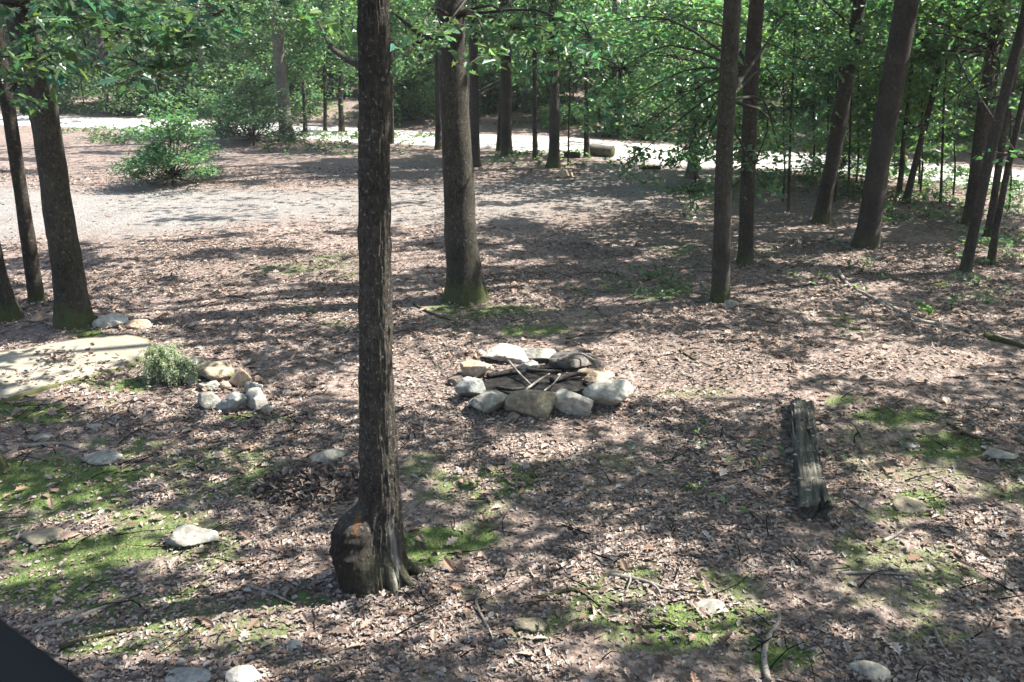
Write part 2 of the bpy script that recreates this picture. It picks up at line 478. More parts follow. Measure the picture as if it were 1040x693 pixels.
# leaf outlines in (along, across, lift); two faces hinged on the midrib
SH = {
    'hex': (np.array([(0, 0, 0), (.3, .5, .12), (.75, .38, .08), (1, 0, -.12), (.75, -.38, .08), (.3, -.5, .12)]), [(0, 3, 2, 1), (0, 5, 4, 3)]),
    'dia': (np.array([(0, 0, 0), (.5, .5, .08), (1, 0, -.1), (.5, -.5, .08)]), [(0, 3, 2, 1)]),
    'oak': (np.array([(0, 0, 0), (.18, .16, .03), (.24, .34, .06), (.34, .18, .03), (.46, .50, .08), (.56, .22, .02), (.70, .42, .03), (.78, .20, -.02), (1, 0, -.14),
                      (.78, -.20, -.02), (.70, -.42, .03), (.56, -.22, .02), (.46, -.50, .08), (.34, -.18, .03), (.24, -.34, .06), (.18, -.16, .03)]),
            [(0, 8, 7, 6, 5, 4, 3, 2, 1), (0, 15, 14, 13, 12, 11, 10, 9, 8)]),
    'curl': (np.array([(0, 0, 0), (.25, .45, .22), (.7, .40, .30), (1, 0, .16), (.7, -.36, .10), (.3, -.5, .20), (.5, 0, -.02)]), [(0, 6, 2, 1), (6, 3, 2), (0, 5, 4, 6), (6, 4, 3)]),
}


def leaf_arrays(P, N, T, L, W, shape):
    tv, tf = SH[shape]
    n, k = len(P), len(tv)
    B = np.cross(N, T)
    V = P[:, None, :] + T[:, None, :]*(tv[None, :, 0:1]*L[:, None, None]) + B[:, None, :]*(tv[None, :, 1:2]*W[:, None, None]) + N[:, None, :]*(tv[None, :, 2:3]*L[:, None, None])
    flat_t = np.concatenate([np.array(f) for f in tf]); lens = np.array([len(f) for f in tf])
    FF = (np.arange(n)[:, None]*k + flat_t[None, :]).ravel()
    st = np.concatenate([[0], np.cumsum(lens)[:-1]])
    ST = (np.arange(n)[:, None]*len(flat_t) + st[None, :]).ravel()
    return V.reshape(-1, 3), FF, ST, k


def frames(n, up=(0, 0, 1), tilt=.6, droop=.15):
    N = np.array(up, float)[None] + R.normal(0, tilt, (n, 3)); N /= np.linalg.norm(N, axis=1)[:, None]
    T = R.normal(0, 1, (n, 3)); T[:, 2] = T[:, 2]*.3-droop
    T -= (T*N).sum(1)[:, None]*N; T /= np.linalg.norm(T, axis=1)[:, None]+1e-9
    return N, T


def green(n, base=(.055, .105, .028), var=.35, warm=.25):
    b = np.array(base)[None]; b = 1.5*(b*.72+b.mean()*.28*np.array([[.92, 1.15, 1.12]]))*np.exp(R.normal(0, var, (n, 1)))
    w = R.normal(0, warm, (n, 1))
    return np.clip(np.concatenate([b[:, :1]*(1+w), b[:, 1:2]*(1+.25*w), b[:, 2:]*(1-.5*w)], 1), .004, .3)


class Leaves:
    """collects leaves and turns them into one mesh"""
    def __init__(self): self.items = []

    def add(self, P, N, T, L, W, colr, shape): self.items.append((P, N, T, L, W, colr, shape))

    def build(self, name, mat, parent=None):
        Vs, Fs, Ss, Cs = [], [], [], []
        vo = fo = 0
        for P, N, T, L, W, colr, shape in self.items:
            if not len(P):
                continue
            V, FF, ST, k = leaf_arrays(P, N, T, L, W, shape)
            Vs.append(V); Fs.append(FF+vo); Ss.append(ST+fo); Cs.append(np.repeat(colr, k, 0))
            vo += len(V); fo += len(FF)
        if not Vs:
            return None
        C4 = np.concatenate(Cs); C4 = np.concatenate([C4, np.ones((len(C4), 1))], 1)
        return np_mesh(name, np.concatenate(Vs), np.concatenate(Fs), np.concatenate(Ss), mat, parent, [('tint', 'FLOAT_COLOR', C4)])


def catmull(pts, m):
    pts = np.asarray(pts, float)
    if len(pts) == 2:
        t = np.linspace(0, 1, m)[:, None]
        return pts[0]*(1-t)+pts[1]*t
    q = np.concatenate([[2*pts[0]-pts[1]], pts, [2*pts[-1]-pts[-2]]])
    u = np.linspace(0, len(pts)-1-1e-6, m); i = u.astype(int); t = (u-i)[:, None]
    a, b, c, d = q[i], q[i+1], q[i+2], q[i+3]
    return .5*(2*b+(c-a)*t+(2*a-5*b+4*c-d)*t**2+(3*b-a-3*c+d)*t**3)


class Tubes:
    def __init__(self): self.V, self.F, self.n = [], [], 0

    def add(self, pts, radii, nseg=8, m=None, wob=0.0, seed=0, ridge=0.0, flare=0.0, cap=True, upright=False, fr=(7, 1.2)):
        m = m or max(4, len(pts)*4)
        pr = catmull(np.concatenate([np.asarray(pts, float), np.asarray(radii, float)[:, None]], 1), m)
        p, r = pr[:, :3], np.maximum(pr[:, 3], .0008)
        tan = np.gradient(p, axis=0); tan /= np.linalg.norm(tan, axis=1)[:, None]+1e-9
        a = np.linspace(0, 2*np.pi, nseg, endpoint=False)
        if upright:
            X = np.tile([1., 0, 0], (m, 1)); Y = np.tile([0, 1., 0], (m, 1))
        else:
            X = np.zeros((m, 3)); x = np.cross(tan[0], [.3, .2, 1.]); x /= np.linalg.norm(x)+1e-9
            for i in range(m):
                x = x-tan[i]*(x@tan[i]); x /= np.linalg.norm(x)+1e-9; X[i] = x
            Y = np.cross(tan, X)
        rr = np.tile(r[:, None], (1, nseg))
        if wob or ridge or flare:
            s_ = np.cumsum(np.concatenate([[0], np.linalg.norm(np.diff(p, axis=0), axis=1)]))
            A, Z = np.meshgrid(a, s_)
            if wob: rr = rr*(1+wob*(fbm(np.cos(A)*1.3+seed, np.sin(A)*1.3, Z*1.1, s=seed)-.5)*2+.6*wob*sstep(.62, .8, vnoise(np.cos(A)*1.6+seed, np.sin(A)*1.6, Z*3.2, s=seed+2)))
            if ridge:
                n = fbm(np.cos(A)*fr[0]+seed, np.sin(A)*fr[0]+1.7*vnoise(np.cos(A)*2, np.sin(A)*2, Z*2.5, s=seed+4), Z*fr[1]*2, s=seed+3, o=3)
                rr = rr*(1+ridge*(np.abs(n-.5)*4-.5))
            if flare:
                lob = .55+.8*vnoise(np.cos(A)*1.7+seed, np.sin(A)*1.7, np.zeros_like(A), s=seed+8)
                rr = rr*(1+flare*lob*np.exp(-Z/(.9*r[0]+.05)))
        V = p[:, None, :]+rr[:, :, None]*(np.cos(a)[None, :, None]*X[:, None, :]+np.sin(a)[None, :, None]*Y[:, None, :])
        i, j = np.meshgrid(np.arange(m-1), np.arange(nseg), indexing='ij'); j2 = (j+1) % nseg
        Q = np.stack([i*nseg+j, i*nseg+j2, (i+1)*nseg+j2, (i+1)*nseg+j], -1).reshape(-1, 4)+self.n
        self.V.append(V.reshape(-1, 3)); self.F.append(Q); self.n += m*nseg
        if cap:
            for ring, cpt, rev in ((0, p[0], True), (m-1, p[-1], False)):
                self.V.append(cpt[None]); ci = self.n; self.n += 1
                base = ci-(m*nseg if ring == 0 else m*nseg+1)+ring*nseg
                jj = np.arange(nseg); q = np.stack([base+jj, base+(jj+1) % nseg, np.full(nseg, ci), np.full(nseg, ci)], -1)
                if rev: q = q[:, [1, 0, 2, 3]]
                self.F.append(q)
        return p, r

    def build(self, name, mat, parent=None, attrs=(), smooth=True):
        V = np.concatenate(self.V); Q = np.concatenate(self.F)
        tri = Q[:, 2] == Q[:, 3]
        flat_ = np.concatenate([Q[~tri].ravel(), Q[tri][:, :3].ravel()])
        st = np.concatenate([np.arange((~tri).sum())*4, (~tri).sum()*4+np.arange(tri.sum())*3])
        a = [(n, k, f(V)) for n, k, f in attrs]
        return np_mesh(name, V, flat_, st, mat, parent, a, smooth)


# ------------------------------------------------------------------ ground, road, driveway
xs = np.concatenate([-np.geomspace(320, 27, 24), np.linspace(-26, 26, 450), np.geomspace(27, 320, 24)])
ys = np.concatenate([np.linspace(-80, .6, 14), np.linspace(1, 42, 380), np.geomspace(43, 340, 30)])
GX, GY = np.meshgrid(xs, ys)
GZ = height(GX, GY)
road_m, drv_m = gravel_at(GX, GY)
moss_m = moss_at(GX.ravel(), GY.ravel()).reshape(GX.shape)
moss_m = moss_m*(1-road_m)*(1-np.clip(drv_m*1.3, 0, 1))
GV = np.stack([GX, GY, GZ], -1).reshape(-1, 3)
ny, nx = GX.shape
ii, jj = np.meshgrid(np.arange(ny-1), np.arange(nx-1), indexing='ij')
GQ = np.stack([ii*nx+jj, ii*nx+jj+1, (ii+1)*nx+jj+1, (ii+1)*nx+jj], -1).reshape(-1, 4)
GA = [('gravel', 'FLOAT', drv_m.ravel()), ('roadbed', 'FLOAT', road_m.ravel()), ('moss', 'FLOAT', moss_m.ravel())]


def sub_sheet(name, mask, lift, label=None):
    sel = GQ[mask.ravel()[GQ].min(1) > 0]
    used = np.unique(sel); mp = np.zeros(len(GV), int); mp[used] = np.arange(len(used))
    f, s = quads(mp[sel])
    o = np_mesh(name, GV[used]+np.array([0, 0, lift]), f, s, M['ground'], None, [(n, k, v[used]) for n, k, v in GA], True)
    return tag(o, label, kind='structure')


f_, s_ = quads(GQ)
tag(np_mesh('ground', GV, f_, s_, M['ground'], None, GA, True), 'brown forest floor of fallen leaves with patches of moss', kind='structure')
inb_ = (np.abs(GX) < 30) & (GY > 5) & (GY < 45)
sub_sheet('gravel_road', (road_m > .05) & inb_, .006, 'sunlit pale gravel road crossing behind the trees')
sub_sheet('driveway', (drv_m > .25) & (road_m < .5) & inb_, .004, 'grey sandy driveway curving from the left to the road')

# ------------------------------------------------------------------ loose leaf litter, moss and twigs (nobody could count them)
PAL = np.array([.92, .905, .87])*np.array([(.15, .115, .10), (.19, .148, .13), (.23, .182, .16), (.27, .22, .195), (.32, .27, .245), (.24, .17, .135), (.28, .26, .245), (.12, .092, .08), (.21, .18, .165)])


def scatter(n, y0, y1, margin=1.0):
    """points on the ground, even per square metre, inside the part the photo shows"""
    out = []
    while sum(map(len, out)) < n:
        y = R.uniform(y0, y1, n*2); x = R.uniform(-1, 1, n*2)*(y1*.62+margin)
        k = np.abs(x) < y*.60+margin
        out.append(np.stack([x[k], y[k]], 1))
    return np.concatenate(out)[:n]


RING_C = G(547, 392)
lv = Leaves()
for n, y0, y1, l0, l1 in ((150000, 2.7, 7.5, .014, .040), (120000, 7, 14, .018, .044), (40000, 13.5, 22, .03, .06)):
    q = scatter(n, y0, y1)
    x, y = q[:, 0], q[:, 1]
    rd, dv = gravel_at(x, y); ms = moss_at(x, y)
    dens = (1-rd)*(1-.93*np.clip(dv*1.25, 0, 1))*(1-.80*np.clip(ms*1.5, 0, 1))*(.18+.95*sstep(.33, .60, fbm(x*1.3, y*1.3, s=81)))
    dens = np.where(np.hypot(x-RING_C[0], y-RING_C[1]) < .55, dens*.25, dens)
    k = R.random(n) < dens
    x, y = x[k], y[k]; n = len(x)
    P = np.stack([x, y, height(x, y)+.002+R.random(n)*.010], 1)
    N, T = frames(n, tilt=.17, droop=0)
    L = R.uniform(l0, l1, n)*np.exp(R.normal(0, .2, n)); W = L*R.uniform(.35, .7, n)
    ci = R.integers(0, len(PAL), n)
    c = PAL[ci]*np.exp(R.normal(0, .12, (n, 1)))*(.75+.5*fbm(x*.8, y*.8, s=83)[:, None])
    sh = R.random(n)
    for a, b, s in ((0, .40, 'curl'), (.40, .90, 'hex'), (.90, 1.01, 'oak')):
        z = (sh >= a) & (sh < b)
        lv.add(P[z], N[z], T[z], L[z]*(1.9 if s == 'oak' else 1), W[z]*(2.1 if s == 'oak' else 1), np.clip(c[z], .01, .6), s)

q = scatter(420000, 2.6, 12)
ms = moss_at(q[:, 0], q[:, 1])
k = R.random(len(q)) < np.clip(ms*1.2-.32, 0, 1)
q = q[k]; n = len(q); ms = ms[k]
P = np.stack([q[:, 0], q[:, 1], height(q[:, 0], q[:, 1])-.002], 1)
N, T = frames(n, (0, 0, .2), .8, -.9); T[:, 2] = np.abs(T[:, 2])+.25; T /= np.linalg.norm(T, axis=1)[:, None]
lm = Leaves()
lm.add(P, N, T, R.uniform(.008, .020, n), R.uniform(.004, .009, n), np.clip(np.array([(.066, .092, .026)])*np.exp(R.normal(0, .3, (n, 1)))*np.array([1, 1, 1]) + R.random((n, 1))*np.array([(.03, .02, .0)]), .01, .3), 'dia')
tag(lm.build('moss', M['moss']), 'low green moss growing in patches between the fallen leaves', kind='stuff')

tw = Tubes()
q = scatter(900, 2.8, 14)
for x, y in q:
    L = random.uniform(.08, .45); a = random.uniform(0, math.pi); h0 = float(height(x, y))+.012
    b = random.uniform(-.15, .15)
    tw.add([(x, y, h0), (x+.5*L*math.cos(a)-b*L*math.sin(a), y+.5*L*math.sin(a)+b*L*math.cos(a), h0+random.uniform(0, .03)), (x+L*math.cos(a), y+L*math.sin(a), h0)],
           [random.uniform(.0025, .006), .003, .0015], 5, 5, cap=False)
tag(tw.build('twig_litter', M['stick']), 'thin broken grey twigs scattered over the leaves', kind='stuff')

# sparse green seedlings on the floor
sd = Leaves()
for cx, cy, rx, ry, n in ((650, 290, 45, 14, 130), (690, 300, 30, 12, 60), (370, 150, 60, 10, 350), (930, 215, 50, 16, 500), (880, 200, 40, 8, 200), (1000, 250, 40, 20, 200), (990, 300, 40, 20, 90), (540, 165, 80, 8, 160), (750, 500, 120, 80, 50), (300, 150, 50, 8, 150), (120, 142, 40, 5, 300), (860, 270, 60, 30, 60), (330, 139, 120, 3, 700), (300, 112, 260, 9, 2200), (80, 108, 120, 8, 1500), (700, 128, 200, 8, 900), (930, 150, 120, 8, 900), (150, 134, 120, 3, 600), (560, 158, 60, 3, 300), (860, 178, 120, 4, 700), (980, 190, 60, 6, 500), (820, 190, 60, 8, 300)):
    for _ in range(n//5):
        a = random.random()*6.283; r = math.sqrt(random.random())
        g = G(cx+rx*r*math.cos(a), cy+ry*r*math.sin(a)); m = 5
        P = g[None]+R.normal(0, .05, (m, 3))*np.array([1, 1, .4])+np.array([0, 0, .07])
        N, T = frames(m, tilt=.4)
        sd.add(P, N, T, R.uniform(.035, .075, m)*(1+.03*g[1]), R.uniform(.02, .04, m)*(1+.03*g[1]), green(m, (.06, .105, .035)), 'hex')
tag(sd.build('ground_cover', M['leaf']), 'sparse tiny green seedlings among the leaves', kind='stuff')


# ------------------------------------------------------------------ trees
TREES = []


class Tree:
    def __init__(self, kind, label, pix, top=13.0, mat='dark', group=None, cat='tree', nseg=18, base=None, canopy=True, flare=.5, wpath=None):
        self.kind, self.label, self.mat, self.group, self.cat, self.nseg, self.flare = kind, label, mat, group, cat, nseg, flare
        if wpath is not None:
            self.path, self.rad = wpath
        else:
            b = base if base is not None else G(pix[0][0], pix[0][1])
            self.path, self.rad = [b-np.array([0, 0, .12])], []
            for i, (px, py, w) in enumerate(pix):
                p = b if i == 0 else Pd(px, py, b[1])
                depth = (p-CAM)@FWD
                self.rad.append(w*depth/F/2)
                if i:
                    self.path.append(p)
            d = self.path[-1]-self.path[-2]; d = d/d[2]
            d = np.array([d[0]*.7, random.uniform(-.03, .03), 1])
            z = self.path[-1][2]
            for fz, fr in ((.35, .8), (.7, .5), (1, .12)):
                zz = z+(top-z)*fz
                if zz > z+.3:
                    self.path.append(self.path[-1]+d*(zz-self.path[-1][2])); self.rad.append(self.rad[min(len(pix)-1, len(self.rad)-1)]*fr if len(self.rad) <= len(pix) else self.rad[len(pix)-1]*fr)
        self.path = np.array(self.path); self.rad = np.array(self.rad)
        self.b = self.path[0]+np.array([0, 0, .12])
        self.leaves, self.limbs, self.hires, self.canopy, self.twigs = Leaves(), [], None, canopy, False
        TREES.append(self)

    def at(self, z):
        zz = self.path[:, 2]; i = int(np.clip(np.searchsorted(zz, z)-1, 0, len(zz)-2))
        t = np.clip((z-zz[i])/(zz[i+1]-zz[i]+1e-9), 0, 1)
        return self.path[i]*(1-t)+self.path[i+1]*t, self.rad[i]*(1-t)+self.rad[i+1]*t

    def limb(self, z0, end, r=None, sag=.12):
        p, r0 = self.at(z0)
        r = r or min(r0*.3, .022)
        end = np.asarray(end, float)
        L = np.linalg.norm(end-p)
        mid = p*.5+end*.5+np.array([random.uniform(-.12, .12)*L, random.uniform(-.12, .12)*L, L*sag])
        self.limbs.append(([p, mid, end], [r, r*.65, r*.22]))
        return mid

    def spray(self, px, py, y, rpx, rpy, ry, n, size, shape='oak', attach=None, base=(.05, .10, .03), sub=9, droop=.3, flat_=.35, wr=.55, filt=True):
        """a leafy branch end, round the point the pixel shows at depth y"""
        c = Pd(px, py, y); depth = (c-CAM)@FWD
        rx, rz = rpx*depth/F, rpy*depth/F
        if attach is not None:
            self.twigs = True
            self.limb(attach, c, sag=.10)
        per = max(3, n//sub)
        for _ in range(sub):
            u = R.normal(0, .5, 3).clip(-1, 1)
            s = c+u*np.array([rx, ry, rz])
            if attach is not None:
                self.limbs.append(([c, c*.5+s*.5+np.array([0, 0, .04]), s], [.010, .007, .003]))
            P = s+R.normal(0, 1, (per, 3)).clip(-2, 2)*np.array([rx*.28, ry*.35, max(rz*flat_*.6, .05)])
            if filt:
                P = P[keep_by_sun(P, .95)]
            m = len(P)
            N, T = frames(m, tilt=.55, droop=droop)
            L = R.uniform(.7, 1.25, m)*size
            self.leaves.add(P, N, T, L, L*R.uniform(wr*.85, wr*1.15, m), green(m, base, .28), shape)

    def crown(self, z0, z1, rad, clumps, per, size, base=(.05, .10, .03), shape='dia', filt=.97, wr=.6, flat_=.3, limbs=True, tilt=.6):
        for i in range(clumps):
            z = z0+(z1-z0)*((i+R.random())/clumps)
            p, _ = self.at(z)
            f = math.sin(math.pi*min(.97, .22+.72*(z-z0)/(z1-z0)))**.7
            a = R.random()*6.283; rr = rad*f*math.sqrt(R.uniform(.03, 1))
            c = p+np.array([rr*math.cos(a), rr*math.sin(a), R.normal(0, .15)+.06*rr])
            cr = rad*R.uniform(.16, .34)
            if limbs and i % 2 == 0:
                self.limb(max(z-.4*rr, z0*.6), c, r=max(.008, self.rad[0]*.12), sag=.04)
            P = c+R.normal(0, 1, (per, 3)).clip(-1.8, 1.8)*np.array([cr*.6, cr*.6, cr*flat_])
            if filt:
                P = P[keep_by_sun(P, filt)]
            m = len(P)
            N, T = frames(m, tilt=tilt, droop=.25)
            L = R.uniform(.7, 1.3, m)*size
            self.leaves.add(P, N, T, L, L*R.uniform(wr*.8, wr*1.2, m), green(m, base, .22)*R.uniform(.75, 1.3), shape)

    def build(self):
        root = empty(self.kind, self.b, self.label, self.cat, self.group)
        t = Tubes()
        if self.hires:
            self.hires(t)
        else:
            m = 14+int(len(self.path)*4) if self.nseg < 16 else 110
            t.add(self.path, self.rad*.9, self.nseg, m, wob=.10, seed=int(abs(self.b[0]*37+self.b[1]*91)) % 977, ridge=.05 if self.nseg >= 16 else 0, flare=self.flare, upright=True, fr=(5, 1.0))
        st = getattr(self, 'stain', None) or (lambda V: np.zeros((len(V), 4)))
        localise(t.build('trunk', M[self.mat], None, [('stain', 'FLOAT_COLOR', st)]), root)
        big = [q for q in self.limbs if q[1][0] >= .0115 or len(self.limbs) < 40 and not self.twigs] if self.group is None else []
        if big:
            self.limbs = [q for q in self.limbs if q not in big] if False else [q for q in self.limbs if not any(q is b_ for b_ in big)]
            for p, r in big:
                l = Tubes(); l.add(p, r, 8, 7, cap=False)
                localise(l.build('limb', M[self.mat], None, [('stain', 'FLOAT_COLOR', lambda V: np.zeros((len(V), 4)))]), root)
        if 0 < len(self.limbs) <= 70:
            for p, r in self.limbs:
                l = Tubes(); l.add(p, r, 6, 7, cap=False)
                localise(l.build('twig', M[self.mat], None, [('stain', 'FLOAT_COLOR', lambda V: np.zeros((len(V), 4)))]), root)
        elif self.limbs:
            l = Tubes()
            for p, r in self.limbs:
                l.add(p, r, 6 if r[0] < .04 else 9, 7, cap=False)
            localise(l.build('branches', M[self.mat], None, [('stain', 'FLOAT_COLOR', lambda V: np.zeros((len(V), 4)))]), root)
        o = self.leaves.build('crown', M['leaf'])
        if o:
            localise(o, root)
        return root


# --- the near trees, one by one: (pixel x, pixel y, width in pixels) from the foot upwards
fore = Tree('oak_tree', 'foreground oak trunk with a black burl and orange stain at its foot', [(384, 586, 56), (384, 545, 53), (386, 500, 46), (384, 450, 42), (382, 380, 39), (381, 300, 37), (380, 150, 36), (379, 0, 35)], 12.5, 'oak')
mid = Tree('oak_tree', 'stout mid oak with a sunlit right side behind the stone fire ring', [(474, 303, 44), (471, 270, 36), (468, 230, 35), (464, 150, 33), (460, 70, 32), (457, 0, 31)], 14, 'midoak', flare=.55)
big_left = Tree('oak_tree', 'thick left oak leaning left above the concrete slab', [(76, 329, 36), (68, 270, 33), (57, 200, 32), (44, 115, 31), (20, 15, 30)], 13, 'midoak')
thin_left = Tree('oak_tree', 'thin dark trunk just left of the thick left oak', [(38, 307, 17), (31, 260, 16), (22, 200, 15), (10, 120, 15), (-6, 20, 14)], 11, 'dark')
edge_left = Tree('oak_tree', 'leaning trunk with a swollen base cut off at the left edge', [(8, 324, 30), (-4, 285, 26), (-14, 240, 24), (-45, 100, 22)], 12, 'midoak')
edge_low = Tree('oak_tree', 'dark trunk foot barely showing at the left edge beside moss', [(-8, 476, 30), (-22, 440, 26), (-60, 300, 24), (-140, 0, 22)], 11, 'dark')
pair_a = Tree('oak_tree', 'brown trunk with a grey stone at its foot, right of the fire ring', [(732, 306, 22), (733, 250, 20), (736, 150, 19.5), (744, 0, 20)], 13, 'midoak', flare=.25)
pair_b = Tree('oak_tree', 'dark mossy trunk close behind the trunk with the grey stone', [(757, 268, 18), (759, 200, 16), (762, 100, 17), (768, 10, 17)], 13, 'dark', flare=.3)
bent = Tree('oak_tree', 'crooked dark trunk bending right between two straight trunks', [(833, 227, 18), (840, 190, 16), (848, 150, 17), (854, 110, 17), (866, 55, 15), (873, 0, 14)], 12, 'dark')
pine = Tree('pine_tree', 'big reddish straight pine trunk leaning right at the right side', [(879, 251, 29), (884, 220, 25), (895, 150, 24.5), (908, 75, 25), (921, 0, 25)], 16, 'pine', flare=.3)
r_big = Tree('oak_tree', 'thickest of the dark trunks clustered near the right edge', [(985, 228, 17), (988, 200, 14), (998, 120, 14), (1008, 50, 13), (1014, 0, 13)], 13, 'dark', nseg=14)
r_lean = Tree('pine_tree', 'slim grey leaning trunk crossing in front of the right cluster', [(980, 276, 13), (990, 230, 11), (1005, 160, 11), (1022, 90, 11), (1042, 10, 11)], 13, 'pine', nseg=14)
r_thin = Tree('oak_tree', 'thin dark trunk right of the slim leaning grey one', [(1006, 268, 9), (1014, 220, 7.5), (1024, 170, 7), (1042, 90, 7)], 11, 'dark', nseg=12)
r_mid = Tree('oak_tree', 'dark trunk in the gap between slim leaning trunk and right edge', [(1003, 240, 9), (1010, 200, 8), (1020, 130, 8), (1031, 70, 8)], 11, 'dark', nseg=12)
fork = Tree('oak_tree', 'dark forked tree between the pine and the right cluster', [(919, 206, 9), (930, 165, 7), (944, 110, 6.5), (955, 60, 6), (968, 0, 5)], 11, 'dark', nseg=12)
fork.limb(3.2, Pd(930, 45, fork.b[1]), .05, .02)
fork_b = Tree('oak_tree', 'short dark stem close left of the forked tree', [(912, 200, 7), (916, 170, 6), (918, 140, 5), (925, 80, 4)], 9, 'dark', nseg=10)
mid_a = Tree('oak_tree', 'bright edged trunk with a mossy foot beside the bare path', [(562, 170, 15), (563, 145, 12), (563, 80, 11), (562, 0, 11)], 13, 'midoak', nseg=14)
mid_b = Tree('oak_tree', 'broad dark double trunk in the middle distance', [(515, 159, 13), (514, 130, 12), (514, 60, 13), (513, 0, 13)], 14, 'dark', nseg=14)
mid_b2 = Tree('oak_tree', 'slanting stem leaning on the broad dark double trunk', [(506, 154, 6), (508, 120, 5), (511, 70, 4), (513, 20, 4)], 9, 'dark', nseg=10)
mid_c = Tree('pine_tree', 'slim trunk between the double trunk and the mossy foot trunk', [(544, 163, 7), (543, 120, 5), (543, 60, 5), (542, 0, 5)], 12, 'pine', nseg=10)
mid_d = Tree('pine_tree', 'slim trunk beside the cut log at the edge of the road', [(596, 160, 7), (596, 110, 5.5), (596, 50, 5), (597, 0, 5)], 12, 'pine', nseg=10)
mid_e = Tree('pine_tree', 'grey brown trunk just right of the stout mid oak', [(483, 169, 11), (482, 120, 10), (481, 60, 10), (480, 0, 10)], 13, 'pine', nseg=12)
mid_f = Tree('pine_tree', 'grey brown trunk just left of the stout mid oak', [(445, 152, 8), (445, 110, 6.5), (444, 60, 6.5), (444, 0, 6)], 13, 'pine', nseg=12)
mid_g = Tree('pine_tree', 'narrow dark trunk seen just right of the foreground oak', [(398, 146, 5), (398, 110, 4), (397, 60, 4), (397, 0, 4)], 12, 'dark', nseg=10)
left_a = Tree('oak_tree', 'thick pale grey trunk in the left distance near the dark shrub', [(292, 143, 18), (289, 115, 14), (284, 60, 13.5), (279, 0, 13)], 13, 'grey', nseg=14)
left_b = Tree('oak_tree', 'slim trunk standing by the road left of the foreground oak', [(347, 134, 7), (346, 100, 5.5), (347, 50, 5), (348, 0, 5)], 11, 'pine', nseg=10)
left_c = Tree('oak_tree', 'slender dark stem beside the road in the left distance', [(330, 133, 4.5), (330, 90, 3.6), (328, 40, 3.4), (327, 0, 3)], 10, 'dark', nseg=10)
left_d = Tree('oak_tree', 'low dark stem between the grey trunk and the slender stems', [(310, 136, 6), (309, 110, 4), (306, 60, 3.5), (300, 0, 3)], 9, 'dark', nseg=10)
for px, py, w, lab in ((801, 214, 3.5, 'hair thin sapling left of the crooked trunk'), (849, 205, 3.5, 'straight thin sapling just left of the pine'), (862, 200, 3, 'thin sapling in the gap beside the pine foot'), (956, 206, 3.5, 'thin sapling in front of the bright road, right of the forked tree'), (934, 190, 3, 'thin sapling close right of the forked tree'), (476, 172, 2, 'twiggy bare sapling stem right of the stout mid oak'), (577, 168, 2.4, 'pale thin sapling beside the bright edged trunk')):
    s_t = Tree('sapling', lab, [(px, py, w), (px+1, py-50, w*.8), (px+3, py-110, w*.7)], 6.5, 'dark', 'thin saplings before the road', 'sapling', nseg=8)
    s_t.crown(2.4, 6, 1.1, 10, 40, .10, (.055, .11, .035))

for px, py, h, rd_ in ((795, 205, 3.0, .9), (840, 196, 2.6, .8), (705, 196, 2.2, .9), (765, 192, 3.2, 1.0), (935, 196, 2.6, .8), (900, 190, 3.2, 1.0), (968, 204, 2.4, .7), (825, 182, 3.4, 1.1), (870, 186, 3.0, 1.0), (1025, 214, 2.8, .9), (735, 186, 2.6, 1.0)):
    s_t = Tree('sapling', 'low leafy sapling among the dark trunks at right, screening the bright road', [(px, py, 2.6), (px+2, py-30, 2.2), (px+1, py-60, 1.6)], h+.4, 'dark', 'low leafy saplings screening the road', 'sapling', nseg=7)
    s_t.crown(.35, h, rd_, 13, 75, .085, (.05, .105, .042), wr=.55, shape='hex')

# trees standing right of the view whose crowns shade the ground
off = []
for x, y, r, h, lab in ((7.0, 5.2, .17, 12, 'oak outside the view at right, nearest the old timber'), (11.5, 8.0, .2, 13, 'oak outside the view at right, level with the fire ring'), (10.0, 2.0, .18, 12, 'oak outside the view at right, level with the porch'), (15.5, 13, .2, 14, 'oak outside the view at right, beyond the leaning trunk'), (17, 6, .2, 13, 'oak outside the view at far right')):
    b = np.array([x, y, float(height(x, y))])
    off.append(Tree('oak_tree', lab, None, h, 'midoak', wpath=([b-[0, 0, .12], b+[.05, 0, 3], b+[.1, .1, 8], b+[0, .2, h]], [r, r*.85, r*.6, .03]), nseg=14))

# --- the high canopy: unseen leaves set to cast the dapples, shared to the nearest trunk
st_ = .088
gx, gy = np.meshgrid(np.arange(-19, 19, st_), np.arange(-2.5, 25, st_))
gx = np.concatenate([gx.ravel(), gx.ravel()+st_/2]); gy = np.concatenate([gy.ravel(), gy.ravel()+st_/2])
k = np.abs(gx) < np.maximum(gy, 3)*.62+3.2
gx, gy = gx[k], gy[k]; n = len(gx)
gx = gx+R.uniform(-.5, .5, n)*st_; gy = gy+R.uniform(-.5, .5, n)*st_
z = 5.2+5.0*R.beta(1.5, 2.4, n)
P = np.stack([gx, gy, np.zeros(n)], 1)+(z/S[2])[:, None]*S
P = P[keep_by_sun(P, 1.0, .06)]
hosts = [t for t in TREES if t.canopy and t.cat == 'tree' and t.b[1] < 24]
D = np.stack([np.hypot(P[:, 0]-t.at(8)[0][0], P[:, 1]-t.at(8)[0][1]) for t in hosts], 1)
own = D.argmin(1); ok = D.min(1) < 7.5
print('canopy leaves', len(P), 'kept', ok.sum())
for i, t in enumerate(hosts):
    Q = P[ok & (own == i)]; m = len(Q)
    if not m:
        continue
    N, T = frames(m, tilt=.45, droop=.2)
    L = R.uniform(.11, .18, m)
    t.leaves.add(Q-T*(L*.5)[:, None], N, T, L, L*R.uniform(.6, .8, m), green(m, (.05, .10, .03), .25), 'hex')
    for q in Q[R.integers(0, m, min(10, 3+m//500))]:
        tz = t.path[-1][2]
        t.limb(min(max(4.6, q[2]-2.5), tz-.5), q, r=max(.015, t.rad[0]*.15), sag=.05)

